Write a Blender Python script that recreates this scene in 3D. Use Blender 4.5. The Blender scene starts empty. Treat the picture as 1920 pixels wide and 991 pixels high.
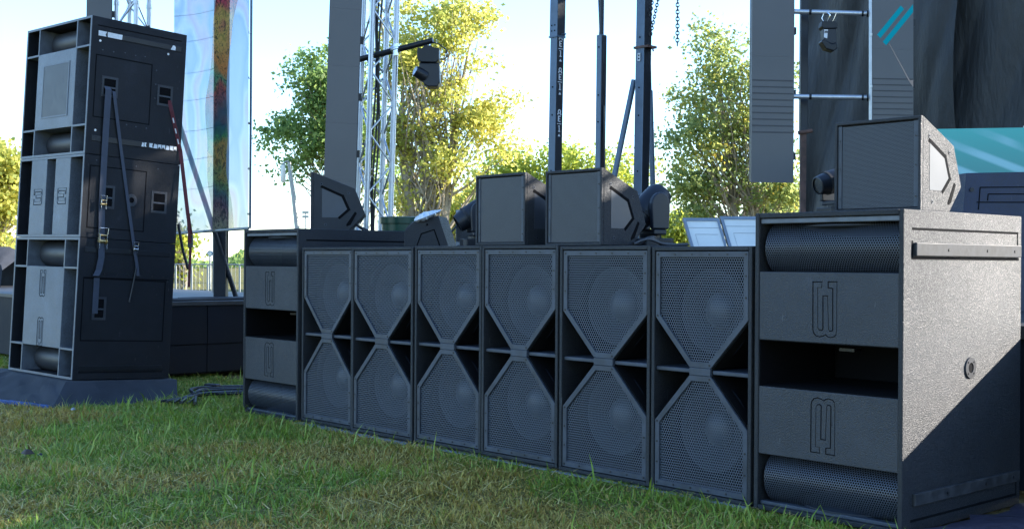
import bpy, math, random
import numpy as np
from mathutils import Vector, Matrix

random.seed(7)
rng = np.random.default_rng(11)
scene = bpy.context.scene
COL = scene.collection
PI = math.pi

# ------------------------------------------------------------------ camera
CZ = 1.0673
F_PX, YAW, PITCH, ROLL = 2292.88, 0.8396, -0.0017, 0.0063
IW, IH = 1920.0, 991.0
fwd = Vector((-math.sin(YAW) * math.cos(PITCH), math.cos(YAW) * math.cos(PITCH), math.sin(PITCH)))
rgt0 = Vector((math.cos(YAW), math.sin(YAW), 0))
up0 = rgt0.cross(fwd)
rgt = rgt0 * math.cos(ROLL) + up0 * math.sin(ROLL)
upv = up0 * math.cos(ROLL) - rgt0 * math.sin(ROLL)
cam_d = bpy.data.cameras.new('camera')
cam = bpy.data.objects.new('camera', cam_d)
COL.objects.link(cam)
cam.matrix_world = Matrix(((rgt.x, upv.x, -fwd.x, 0), (rgt.y, upv.y, -fwd.y, 0), (rgt.z, upv.z, -fwd.z, CZ), (0, 0, 0, 1)))
cam_d.sensor_fit = 'HORIZONTAL'
cam_d.sensor_width = 36.0
cam_d.lens = F_PX / IW * 36.0
cam_d.clip_start = 0.05
cam_d.clip_end = 3000
scene.camera = cam

# ------------------------------------------------------------------ sky, sun, exposure
SUN_AZ = math.radians(30.0)      # clockwise from +Y
SUN_EL = math.radians(21.2)
world = bpy.data.worlds.new('World')
scene.world = world
world.use_nodes = True
wn = world.node_tree
wn.nodes.clear()
w_out = wn.nodes.new('ShaderNodeOutputWorld')
w_bg = wn.nodes.new('ShaderNodeBackground')
w_sky = wn.nodes.new('ShaderNodeTexSky')
w_sky.sky_type = 'NISHITA'
w_sky.sun_disc = False
w_sky.sun_elevation = SUN_EL
w_sky.sun_rotation = SUN_AZ
w_sky.air_density = 1.0
w_sky.dust_density = 0.15
w_sky.ozone_density = 3.0
w_bg.inputs['Strength'].default_value = 0.15
wn.links.new(w_sky.outputs[0], w_bg.inputs[0])
wn.links.new(w_bg.outputs[0], w_out.inputs[0])
sun_d = bpy.data.lights.new('sun', 'SUN')
sun_d.energy = 5.0
sun_d.angle = math.radians(0.53)
sun_d.color = (1.0, 0.89, 0.74)
sun = bpy.data.objects.new('sun', sun_d)
COL.objects.link(sun)
to_sun = Vector((math.sin(SUN_AZ) * math.cos(SUN_EL), math.cos(SUN_AZ) * math.cos(SUN_EL), math.sin(SUN_EL)))
sun.rotation_euler = to_sun.to_track_quat('Z', 'Y').to_euler()
sun.location = (0, 0, 30)
vs = scene.view_settings
vs.view_transform = 'Standard'
vs.look = 'None'
vs.exposure = 1.8
vs.gamma = 1.0
vs.use_white_balance = True
vs.white_balance_temperature = 5950
vs.use_curve_mapping = False
scene.render.engine = 'CYCLES'
scene.cycles.max_bounces = 8
scene.cycles.transparent_max_bounces = 12

# ------------------------------------------------------------------ helpers
def ray(px, py):
    return fwd + rgt * ((px - IW / 2) / F_PX) - upv * ((py - IH / 2) / F_PX)
CAM = Vector((0, 0, CZ))
def P(px, py, depth): return CAM + ray(px, py) * depth
def onY(px, py, Y): k = ray(px, py); return CAM + k * (Y / k.y)
def onX(px, py, X): k = ray(px, py); return CAM + k * (X / k.x)
def onZ(px, py, Z): k = ray(px, py); return CAM + k * ((Z - CZ) / k.z)

def tag(o, label=None, cat=None, group=None, kind=None):
    if label: o['label'] = label
    if cat: o['category'] = cat
    if group: o['group'] = group
    if kind: o['kind'] = kind
    return o

def thing(name, label, cat, loc=(0, 0, 0), rz=0.0, group=None, mat=None):
    o = bpy.data.objects.new(name, None)
    o.empty_display_size = 0.1
    COL.objects.link(o)
    if mat is not None:
        o.matrix_world = mat
    else:
        o.location = loc
        o.rotation_euler = (0, 0, rz)
    return tag(o, label, cat, group)

def copy_tree(o, parent=None):
    c = o.copy()
    COL.objects.link(c)
    c.parent = parent
    for ch in list(o.children):
        copy_tree(ch, c)
    return c

class MB:
    def __init__(s):
        s.v = []; s.f = []; s.uv = None
    def add(s, vs, fs):
        n = len(s.v)
        s.v += [tuple(p) for p in vs]
        s.f += [tuple(i + n for i in q) for q in fs]
        return s
    def box(s, x0, x1, y0, y1, z0, z1):
        return s.add([(x0, y0, z0), (x1, y0, z0), (x1, y1, z0), (x0, y1, z0), (x0, y0, z1), (x1, y0, z1), (x1, y1, z1), (x0, y1, z1)],
                     [(0, 3, 2, 1), (4, 5, 6, 7), (0, 1, 5, 4), (1, 2, 6, 5), (2, 3, 7, 6), (3, 0, 4, 7)])
    def obox(s, c, ax, ay, az, hx, hy, hz):
        c = Vector(c); ax = Vector(ax).normalized() * hx; ay = Vector(ay).normalized() * hy; az = Vector(az).normalized() * hz
        vs = [c + ax * i + ay * j + az * k for k in (-1, 1) for (i, j) in ((-1, -1), (1, -1), (1, 1), (-1, 1))]
        return s.add(vs, [(0, 3, 2, 1), (4, 5, 6, 7), (0, 1, 5, 4), (1, 2, 6, 5), (2, 3, 7, 6), (3, 0, 4, 7)])
    def prism(s, poly, axis, a0, a1):
        # poly of (u, v); axis 'y': (u, a, v); 'x': (a, u, v); 'z': (u, v, a)
        def mk(u, v, a):
            return (u, a, v) if axis == 'y' else ((a, u, v) if axis == 'x' else (u, v, a))
        n = len(poly)
        vs = [mk(u, v, a0) for u, v in poly] + [mk(u, v, a1) for u, v in poly]
        fs = [tuple(range(n)), tuple(range(2 * n - 1, n - 1, -1))]
        fs += [(i, i + n, (i + 1) % n + n, (i + 1) % n) for i in range(n)]
        return s.add(vs, fs)
    def ring(s, outer, inner, axis, a0, a1):
        def mk(u, v, a):
            return (u, a, v) if axis == 'y' else ((a, u, v) if axis == 'x' else (u, v, a))
        n = len(outer)
        vs = [mk(u, v, a0) for u, v in outer] + [mk(u, v, a0) for u, v in inner] + [mk(u, v, a1) for u, v in outer] + [mk(u, v, a1) for u, v in inner]
        fs = []
        for i in range(n):
            j = (i + 1) % n
            fs += [(i, j, n + j, n + i), (2 * n + i, 3 * n + i, 3 * n + j, 2 * n + j), (i, 2 * n + i, 2 * n + j, j), (n + i, n + j, 3 * n + j, 3 * n + i)]
        return s.add(vs, fs)
    def cyl(s, p0, p1, r0, r1=None, n=10, cap=True):
        r1 = r0 if r1 is None else r1
        p0 = Vector(p0); p1 = Vector(p1); d = (p1 - p0)
        if d.length < 1e-9: return s
        d.normalize()
        a = d.orthogonal().normalized(); b = d.cross(a)
        vs = []
        for p, r in ((p0, r0), (p1, r1)):
            for i in range(n):
                t = 2 * PI * i / n
                vs.append(p + a * (r * math.cos(t)) + b * (r * math.sin(t)))
        fs = [(i, (i + 1) % n, n + (i + 1) % n, n + i) for i in range(n)]
        if cap: fs += [tuple(range(n - 1, -1, -1)), tuple(range(n, 2 * n))]
        return s.add(vs, fs)
    def tube(s, pts, r, n=6, r_end=None, cap=True):
        pts = [Vector(p) for p in pts]; m = len(pts)
        vs = []; prev = None
        for k, p in enumerate(pts):
            d = (pts[min(k + 1, m - 1)] - pts[max(k - 1, 0)])
            d = d.normalized() if d.length > 1e-9 else Vector((0, 0, 1))
            if prev is None: a = d.orthogonal().normalized()
            else:
                a = prev - d * prev.dot(d)
                a = a.normalized() if a.length > 1e-6 else d.orthogonal().normalized()
            prev = a; b = d.cross(a)
            rr = r if r_end is None else r + (r_end - r) * k / max(1, m - 1)
            for i in range(n):
                t = 2 * PI * i / n
                vs.append(p + a * (rr * math.cos(t)) + b * (rr * math.sin(t)))
        fs = []
        for k in range(m - 1):
            for i in range(n):
                fs.append((k * n + i, k * n + (i + 1) % n, (k + 1) * n + (i + 1) % n, (k + 1) * n + i))
        if cap: fs += [tuple(range(n - 1, -1, -1)), tuple(range((m - 1) * n, m * n))]
        return s.add(vs, fs)
    def ribbon(s, pts, side, w, th=0.003):
        # flat webbing along pts; side = width direction
        pts = [Vector(p) for p in pts]; m = len(pts); side = Vector(side).normalized() * (w / 2)
        vs = []
        for k, p in enumerate(pts):
            d = (pts[min(k + 1, m - 1)] - pts[max(k - 1, 0)]).normalized()
            nn = d.cross(side).normalized() * (th / 2)
            vs += [p - side - nn, p + side - nn, p + side + nn, p - side + nn]
        fs = [(0, 1, 2, 3), tuple(4 * (m - 1) + i for i in (3, 2, 1, 0))]
        for k in range(m - 1):
            for i in range(4):
                fs.append((4 * k + i, 4 * k + 4 + i, 4 * k + 4 + (i + 1) % 4, 4 * k + (i + 1) % 4))
        return s.add(vs, fs)
    def lathe(s, prof, c, axis='y', n=28, sx=1.0):
        # prof: (r, a) along axis
        c = Vector(c); vs = []
        for r, a in prof:
            for i in range(n):
                t = 2 * PI * i / n; u = r * math.cos(t) * sx; v = r * math.sin(t)
                vs.append(c + (Vector((u, a, v)) if axis == 'y' else Vector((a, u, v)) if axis == 'x' else Vector((u, v, a))))
        fs = []
        for k in range(len(prof) - 1):
            for i in range(n):
                fs.append((k * n + i, k * n + (i + 1) % n, (k + 1) * n + (i + 1) % n, (k + 1) * n + i))
        if prof[0][0] < 1e-6 or True:
            pass
        return s.add(vs, fs)
    def strip(s, pts, w, y, proud, axis='y'):
        # flat engraved-line strips on a plane; pts (u, v)
        for k in range(len(pts) - 1):
            a = Vector((pts[k][0], pts[k][1])); b = Vector((pts[k + 1][0], pts[k + 1][1]))
            d = b - a
            if d.length < 1e-6: continue
            d.normalize(); nrm = Vector((-d.y, d.x)) * (w / 2); e = d * (w * 0.48)
            q = [a - e - nrm, b + e - nrm, b + e + nrm, a - e + nrm]
            off = proud + 0.00004 * k
            s.prism([(p.x, p.y) for p in q], axis, y, y + off)
        return s
    def build(s, name, mat, parent=None, smooth=False, bevel=0.0, seg=2, world=None, guv=None):
        me = bpy.data.meshes.new(name)
        me.from_pydata(s.v, [], s.f)
        import bmesh
        bm = bmesh.new(); bm.from_mesh(me)
        bmesh.ops.recalc_face_normals(bm, faces=bm.faces)
        bm.to_mesh(me); bm.free()
        if smooth:
            me.polygons.foreach_set('use_smooth', [True] * len(me.polygons))
        if guv is not None:
            at = me.attributes.new('guv', 'FLOAT_VECTOR', 'POINT')
            at.data.foreach_set('vector', [c for p in guv for c in (p[0], p[1], 0.0)])
        if mat is not None: me.materials.append(mat)
        o = bpy.data.objects.new(name, me)
        COL.objects.link(o)
        if parent is not None: o.parent = parent
        if bevel > 0:
            b = o.modifiers.new('bevel', 'BEVEL'); b.width = bevel; b.segments = seg; b.limit_method = 'ANGLE'; b.angle_limit = math.radians(40)
            b.harden_normals = False
        if smooth:
            try:
                me.set_sharp_from_angle(angle=math.radians(40))
            except Exception: pass
        return o

def inset(poly, d):
    # inward offset of a convex polygon (any winding)
    n = len(poly); area = sum(poly[i][0] * poly[(i + 1) % n][1] - poly[(i + 1) % n][0] * poly[i][1] for i in range(n))
    sgn = 1 if area > 0 else -1
    L = []
    for i in range(n):
        a = Vector(poly[i]); b = Vector(poly[(i + 1) % n]); t = (b - a).normalized(); nn = Vector((-t.y, t.x)) * sgn
        L.append((a + nn * d, t))
    out = []
    for i in range(n):
        p, t = L[i - 1]; q, u = L[i]
        den = t.x * u.y - t.y * u.x
        k = ((q.x - p.x) * u.y - (q.y - p.y) * u.x) / den
        out.append((p.x + t.x * k, p.y + t.y * k))
    return out

# ------------------------------------------------------------------ materials
def new_mat(name):
    m = bpy.data.materials.new(name); m.use_nodes = True
    nt = m.node_tree; nt.nodes.clear()
    out = nt.nodes.new('ShaderNodeOutputMaterial')
    return m, nt, out
def principled(nt, col, rough=0.5, metal=0.0, spec=0.5, **kw):
    b = nt.nodes.new('ShaderNodeBsdfPrincipled')
    b.inputs['Base Color'].default_value = (*col, 1)
    b.inputs['Roughness'].default_value = rough
    b.inputs['Metallic'].default_value = metal
    b.inputs['Specular IOR Level'].default_value = spec
    for k, v in kw.items(): b.inputs[k].default_value = v
    return b
def math_n(nt, op, a, b=None, c=None):
    n = nt.nodes.new('ShaderNodeMath'); n.operation = op
    for i, x in enumerate((a, b, c)):
        if x is None: continue
        if isinstance(x, (int, float)): n.inputs[i].default_value = x
        else: nt.links.new(x, n.inputs[i])
    return n.outputs[0]
def noise(nt, vec, scale, detail=3, rough=0.5):
    n = nt.nodes.new('ShaderNodeTexNoise'); n.inputs['Scale'].default_value = scale; n.inputs['Detail'].default_value = detail; n.inputs['Roughness'].default_value = rough
    if vec is not None: nt.links.new(vec, n.inputs['Vector'])
    return n.outputs['Fac']
def ramp(nt, fac, stops):
    r = nt.nodes.new('ShaderNodeValToRGB'); e = r.color_ramp.elements
    while len(e) < len(stops): e.new(0.5)
    for i, (p, c) in enumerate(stops):
        e[i].position = p; e[i].color = (*c, 1) if len(c) == 3 else c
    nt.links.new(fac, r.inputs[0]); return r.outputs[0]
def obj_co(nt):
    # object coordinates shifted per object, so copies do not share the same marks
    tc = nt.nodes.new('ShaderNodeTexCoord').outputs['Object']
    oi = nt.nodes.new('ShaderNodeObjectInfo')
    va = nt.nodes.new('ShaderNodeVectorMath'); va.operation = 'SCALE'; va.inputs[0].default_value = (31.0, 17.0, 23.0)
    nt.links.new(oi.outputs['Random'], va.inputs['Scale'])
    vb = nt.nodes.new('ShaderNodeVectorMath'); vb.operation = 'ADD'
    nt.links.new(tc, vb.inputs[0]); nt.links.new(va.outputs[0], vb.inputs[1])
    return vb.outputs[0]
def raw_co(nt):
    return nt.nodes.new('ShaderNodeTexCoord').outputs['Object']
def bump(nt, h, strength, dist=0.01):
    b = nt.nodes.new('ShaderNodeBump'); b.inputs['Strength'].default_value = strength; b.inputs['Distance'].default_value = dist
    nt.links.new(h, b.inputs['Height']); return b.outputs[0]

def simple(name, col, rough=0.5, metal=0.0, spec=0.5, var=0.25, vscale=6.0, bscale=0, bstr=0.0, bdist=0.004, rvar=0.12, **kw):
    m, nt, out = new_mat(name)
    b = principled(nt, col, rough, metal, spec, **kw)
    co = obj_co(nt)
    f = noise(nt, co, vscale, 5, 0.6)
    lo = tuple(c * (1 - var) for c in col); hi = tuple(min(1, c * (1 + var)) for c in col)
    nt.links.new(ramp(nt, f, [(0.3, lo), (0.7, hi)]), b.inputs['Base Color'])
    rr = math_n(nt, 'MULTIPLY_ADD', f, rvar * 2, rough - rvar)
    nt.links.new(rr, b.inputs['Roughness'])
    if bscale:
        nt.links.new(bump(nt, noise(nt, co, bscale, 2, 0.5), bstr, bdist), b.inputs['Normal'])
    nt.links.new(b.outputs[0], out.inputs[0])
    return m

def paint_mat(name, col, rough, scale, bstr, bdist, spec=0.5, speck=1.0):
    # pebbled cabinet paint: fine grain relief, dust and faint scuffs
    m, nt, out = new_mat(name)
    b = principled(nt, col, rough, 0, spec)
    co = obj_co(nt)
    def voro(sc):
        v = nt.nodes.new('ShaderNodeTexVoronoi'); v.inputs['Scale'].default_value = sc; nt.links.new(co, v.inputs['Vector']); return v
    v1 = voro(scale)
    sp = nt.nodes.new('ShaderNodeSeparateColor'); nt.links.new(v1.outputs['Color'], sp.inputs[0])
    cell = sp.outputs[0]
    hgt = math_n(nt, 'SUBTRACT', math_n(nt, 'MULTIPLY', cell, 0.9), v1.outputs['Distance'])
    dirt = noise(nt, co, 3.2, 6, 0.65)
    big = noise(nt, co, 1.1, 3, 0.5)
    c1 = ramp(nt, dirt, [(0.32, tuple(c * 0.7 for c in col)), (0.60, col), (0.82, tuple(c * 1.7 + 0.005 for c in col))])
    mixg = nt.nodes.new('ShaderNodeMixRGB'); mixg.blend_type = 'MULTIPLY'; mixg.inputs[0].default_value = 0.8 * speck
    nt.links.new(c1, mixg.inputs[1]); nt.links.new(ramp(nt, cell, [(0.0, (0.35, 0.35, 0.35)), (1.0, (1.7, 1.7, 1.7))]), mixg.inputs[2])
    # sparse scuffs
    sc_v = nt.nodes.new('ShaderNodeMapping'); sc_v.inputs['Scale'].default_value = (9, 9, 1.6); sc_v.inputs['Rotation'].default_value = (0.5, 0.3, 0.2); nt.links.new(co, sc_v.inputs['Vector'])
    sn = noise(nt, sc_v.outputs[0], 5.0, 3, 0.5)
    scuff = math_n(nt, 'MULTIPLY', math_n(nt, 'GREATER_THAN', sn, 0.725), 0.30)
    mx2 = nt.nodes.new('ShaderNodeMixRGB'); mx2.inputs[2].default_value = (0.10, 0.105, 0.115, 1)
    nt.links.new(scuff, mx2.inputs[0]); nt.links.new(mixg.outputs[0], mx2.inputs[1])
    nt.links.new(mx2.outputs[0], b.inputs['Base Color'])
    rr = math_n(nt, 'ADD', math_n(nt, 'MULTIPLY', math_n(nt, 'SUBTRACT', cell, 0.5), 0.5 * speck), math_n(nt, 'MULTIPLY_ADD', big, 0.3, rough - 0.15))
    nt.links.new(math_n(nt, 'MAXIMUM', rr, 0.22), b.inputs['Roughness'])
    nt.links.new(bump(nt, hgt, bstr, bdist), b.inputs['Normal'])
    nt.links.new(b.outputs[0], out.inputs[0])
    return m

def perforated(name, col, pitch, rad, rough=0.4, metal=0.0):
    m, nt, out = new_mat(name)
    b = principled(nt, col, rough, metal)
    at = nt.nodes.new('ShaderNodeAttribute'); at.attribute_name = 'guv'
    sp = nt.nodes.new('ShaderNodeSeparateXYZ'); nt.links.new(at.outputs['Vector'], sp.inputs[0])
    u = math_n(nt, 'MULTIPLY', sp.outputs[0], 1 / pitch); v = math_n(nt, 'MULTIPLY', sp.outputs[1], 1 / (pitch * math.sqrt(3)))
    def dist(off):
        fu = math_n(nt, 'SUBTRACT', math_n(nt, 'FRACT', math_n(nt, 'ADD', u, 100 + off)), 0.5)
        fv = math_n(nt, 'MULTIPLY', math_n(nt, 'SUBTRACT', math_n(nt, 'FRACT', math_n(nt, 'ADD', v, 100 + off)), 0.5), math.sqrt(3))
        return math_n(nt, 'ADD', math_n(nt, 'MULTIPLY', fu, fu), math_n(nt, 'MULTIPLY', fv, fv))
    dmin = math_n(nt, 'MINIMUM', dist(0.0), dist(0.5))
    solid = math_n(nt, 'GREATER_THAN', dmin, rad * rad)
    tr = nt.nodes.new('ShaderNodeBsdfTransparent')
    mx = nt.nodes.new('ShaderNodeMixShader')
    nt.links.new(solid, mx.inputs[0]); nt.links.new(tr.outputs[0], mx.inputs[1]); nt.links.new(b.outputs[0], mx.inputs[2])
    nt.links.new(mx.outputs[0], out.inputs[0])
    return m

M = {}
M['paint'] = paint_mat('cabinet paint', (0.014, 0.015, 0.018), 0.56, 290, 0.6, 0.003, 0.5, 0.9)
M['paint_fine'] = paint_mat('stack paint', (0.010, 0.0115, 0.016), 0.6, 200, 0.35, 0.003, 0.25, 0.5)
M['panel_paint'] = paint_mat('front panel paint', (0.027, 0.030, 0.038), 0.52, 230, 0.35, 0.003, 0.45, 0.8)
M['stack_panel'] = paint_mat('stack front panel', (0.112, 0.128, 0.156), 0.5, 190, 0.3, 0.003, 0.5, 0.5)
M['edge'] = simple('worn and lit cabinet edge', (0.095, 0.108, 0.132), 0.5, var=0.3, vscale=14)  # wear, plus the bluish light on front edges put into the colour
M['frame'] = simple('grille frame metal', (0.044, 0.051, 0.066), 0.5, 0.0, spec=0.35, var=0.35, vscale=9)
M['perf'] = perforated('coarse grille', (0.076, 0.089, 0.115), 0.0138, 0.40, 0.55)
M['perf_horn'] = perforated('horn grille', (0.050, 0.058, 0.076), 0.0116, 0.385)
M['perf_fine'] = perforated('fine grille', (0.040, 0.049, 0.068), 0.0062, 0.34)
M['cone'] = simple('woofer cone', (0.016, 0.020, 0.028), 0.6, spec=0.3, var=0.15)
M['basket'] = simple('woofer basket', (0.004, 0.005, 0.008), 0.8, spec=0.12, var=0.1)
M['cap'] = simple('dust cap', (0.042, 0.050, 0.065), 0.45, var=0.15)
M['black'] = simple('black interior', (0.005, 0.005, 0.006), 0.85, spec=0.15, var=0.2)
M['groove'] = simple('groove', (0.004, 0.004, 0.005), 0.9, spec=0.1, var=0.1)
M['bar'] = simple('worn skid bar', (0.034, 0.034, 0.036), 0.6, 0.0, 0.22, var=0.6, vscale=16, rvar=0.2)
M['window'] = simple('monitor side window', (0.040, 0.046, 0.058), 0.45, var=0.15)
M['screw'] = simple('dark screw', (0.015, 0.016, 0.018), 0.35, 0.4)
M['bolt'] = simple('zinc bolt', (0.45, 0.46, 0.48), 0.4, 0.7)
M['drive'] = simple('curved grille cloth', (0.030, 0.031, 0.036), 0.5, var=0.25, vscale=20)
M['alu'] = simple('truss aluminium', (0.50, 0.52, 0.55), 0.38, 0.75, var=0.12, vscale=12)
M['steel'] = simple('painted steel mast', (0.090, 0.125, 0.175), 0.42, 0.35, var=0.2, vscale=5)
M['steel_dark'] = simple('dark mast face', (0.014, 0.017, 0.024), 0.45, 0.2, var=0.3, vscale=6)
M['rust'] = simple('rusty post', (0.10, 0.055, 0.042), 0.7, var=0.5, vscale=14)
M['plastic'] = simple('black plastic', (0.010, 0.011, 0.014), 0.42, spec=0.35, var=0.2)
M['plastic_blue'] = simple('dark shell', (0.011, 0.013, 0.019), 0.42, spec=0.4, var=0.2)
M['rubber'] = simple('cable rubber', (0.012, 0.012, 0.014), 0.45)
M['chrome'] = simple('bright metal', (0.75, 0.76, 0.78), 0.22, 1.0, var=0.05)
M['brass'] = simple('brass ratchet', (0.55, 0.40, 0.18), 0.35, 0.9, var=0.25, vscale=40)
M['strap'] = simple('grey blue webbing', (0.042, 0.049, 0.072), 0.75, var=0.15, vscale=30, bscale=400, bstr=0.3)
M['strap_red'] = simple('red webbing', (0.085, 0.012, 0.020), 0.75, var=0.3, vscale=30)
M['tape'] = simple('white gaffer tape', (0.62, 0.63, 0.65), 0.6, var=0.12, vscale=40)
M['white'] = simple('white paint', (0.70, 0.69, 0.64), 0.5, var=0.06)
M['whiteframe'] = simple('grey frame', (0.20, 0.23, 0.27), 0.45, 0.3, var=0.15)
M['green'] = simple('green plastic', (0.004, 0.040, 0.022), 0.35, var=0.2)
M['bag'] = simple('clear plastic bag', (0.62, 0.65, 0.70), 0.22, var=0.1)
M['skytinted'] = paint_mat('navy cabinet', (0.012, 0.018, 0.045), 0.5, 220, 0.25, 0.003, 0.4, 0.5)  # black cabinet with the sky's blue tint put into its colour
M['deck'] = simple('stage plywood', (0.030, 0.030, 0.032), 0.55, var=0.3)
M['skirt'] = simple('stage skirt', (0.005, 0.007, 0.013), 0.7, spec=0.25, var=0.2, vscale=3)
M['carpet'] = simple('black carpet', (0.030, 0.033, 0.041), 0.9, var=0.3, vscale=5, bscale=120, bstr=0.5)
M['blue'] = simple('blue tarp edge', (0.012, 0.060, 0.24), 0.5)
M['bluerag'] = simple('light blue cloth', (0.22, 0.45, 0.62), 0.7)
M['purple'] = simple('dark tarp', (0.040, 0.034, 0.055), 0.55, var=0.35, vscale=7, bscale=14, bstr=0.8, bdist=0.03)
M['bark'] = simple('bark', (0.30, 0.25, 0.18), 0.85, var=0.35, vscale=5, bscale=18, bstr=0.5, bdist=0.03)
M['galv'] = simple('galvanised steel', (0.30, 0.31, 0.30), 0.5, 0.5, var=0.15)
M['sign'] = simple('sign enamel', (0.10, 0.22, 0.36), 0.4)
M['brown'] = simple('dead leaf', (0.045, 0.025, 0.014), 0.7)
M['greycase'] = simple('grey equipment', (0.26, 0.27, 0.29), 0.5, var=0.15)

def led_mat(name, stripes=False):
    m, nt, out = new_mat(name)
    b = principled(nt, (0.105, 0.108, 0.118), 0.38, 0, 0.45)
    co = raw_co(nt)
    sp = nt.nodes.new('ShaderNodeSeparateXYZ'); nt.links.new(co, sp.inputs[0])
    px = math_n(nt, 'FRACT', math_n(nt, 'MULTIPLY', sp.outputs[0], 160)); pz = math_n(nt, 'FRACT', math_n(nt, 'MULTIPLY', sp.outputs[2], 160))
    dot = math_n(nt, 'MULTIPLY', math_n(nt, 'LESS_THAN', math_n(nt, 'ABSOLUTE', math_n(nt, 'SUBTRACT', px, 0.5)), 0.3), math_n(nt, 'LESS_THAN', math_n(nt, 'ABSOLUTE', math_n(nt, 'SUBTRACT', pz, 0.5)), 0.3))
    big = noise(nt, co, 1.3, 3)
    c = ramp(nt, big, [(0.3, (0.072, 0.070, 0.071)), (0.7, (0.090, 0.087, 0.087))])
    mx = nt.nodes.new('ShaderNodeMixRGB'); mx.blend_type = 'MULTIPLY'; mx.inputs[2].default_value = (1.25, 1.25, 1.3, 1)
    nt.links.new(dot, mx.inputs[0]); nt.links.new(c, mx.inputs[1]); nt.links.new(mx.outputs[0], b.inputs['Base Color'])
    nt.links.new(b.outputs[0], out.inputs[0])
    return m
M['led'] = led_mat('led panel face')

def emit(name, col, strength):
    m, nt, out = new_mat(name)
    e = nt.nodes.new('ShaderNodeEmission'); e.inputs[0].default_value = (*col, 1); e.inputs[1].default_value = strength
    nt.links.new(e.outputs[0], out.inputs[0]); return m
M['ledgap'] = simple('module joint', (0.074, 0.072, 0.073), 0.6, spec=0.2, var=0.1)
M['teal'] = emit('lit teal pixels', (0.015, 0.28, 0.42), 0.24)
M['faintlit'] = emit('lit grey pixels', (0.35, 0.38, 0.42), 0.15)

def screen_mat():
    m, nt, out = new_mat('teal screen picture')
    co = raw_co(nt)
    sp = nt.nodes.new('ShaderNodeSeparateXYZ'); nt.links.new(co, sp.inputs[0])
    x, z = sp.outputs[0], sp.outputs[2]
    base = ramp(nt, math_n(nt, 'MULTIPLY_ADD', z, 0.75, -0.05), [(0.0, (0.030, 0.10, 0.15)), (0.45, (0.030, 0.15, 0.20)), (0.75, (0.022, 0.30, 0.36)), (1.0, (0.02, 0.45, 0.52))])
    # slanted light streaks belonging to the picture
    d = math_n(nt, 'ADD', z, math_n(nt, 'MULTIPLY', x, 0.42))
    wv = math_n(nt, 'SINE', math_n(nt, 'MULTIPLY', d, 38.0))
    sm = nt.nodes.new('ShaderNodeMapRange'); sm.interpolation_type = 'SMOOTHSTEP'; sm.inputs[1].default_value = 0.1; sm.inputs[2].default_value = 0.9; nt.links.new(wv, sm.inputs[0])
    nm = nt.nodes.new('ShaderNodeMapRange'); nm.inputs[1].default_value = 0.42; nm.inputs[2].default_value = 0.62; nt.links.new(noise(nt, co, 2.6, 1), nm.inputs[0])
    ln = math_n(nt, 'MULTIPLY', sm.outputs[0], nm.outputs[0])
    mx = nt.nodes.new('ShaderNodeMixRGB'); mx.inputs[2].default_value = (0.20, 0.55, 0.80, 1)
    nt.links.new(math_n(nt, 'MULTIPLY', ln, 0.85), mx.inputs[0]); nt.links.new(base, mx.inputs[1])
    e = nt.nodes.new('ShaderNodeEmission'); e.inputs[1].default_value = 0.19
    nt.links.new(mx.outputs[0], e.inputs[0])
    b = principled(nt, (0.03, 0.04, 0.05), 0.35)
    ad = nt.nodes.new('ShaderNodeAddShader'); nt.links.new(e.outputs[0], ad.inputs[0]); nt.links.new(b.outputs[0], ad.inputs[1])
    nt.links.new(ad.outputs[0], out.inputs[0]); return m
M['screen'] = screen_mat()

def drape_mat():
    m, nt, out = new_mat('black drape')
    co = obj_co(nt)
    f = noise(nt, co, 1.4, 4)
    b = principled(nt, (0.05, 0.05, 0.05), 0.55, 0, 0.4)
    nt.links.new(ramp(nt, f, [(0.3, (0.026, 0.027, 0.027)), (0.7, (0.038, 0.039, 0.039))]), b.inputs['Base Color'])
    mp = nt.nodes.new('ShaderNodeMapping'); mp.inputs['Rotation'].default_value = (0, 0.5, 0); mp.inputs['Scale'].default_value = (3.0, 1.0, 0.7); nt.links.new(co, mp.inputs['Vector'])
    nt.links.new(bump(nt, noise(nt, mp.outputs[0], 5, 5, 0.6), 0.45, 0.06), b.inputs['Normal'])
    nt.links.new(b.outputs[0], out.inputs[0])
    return m
M['drape'] = drape_mat()

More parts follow.
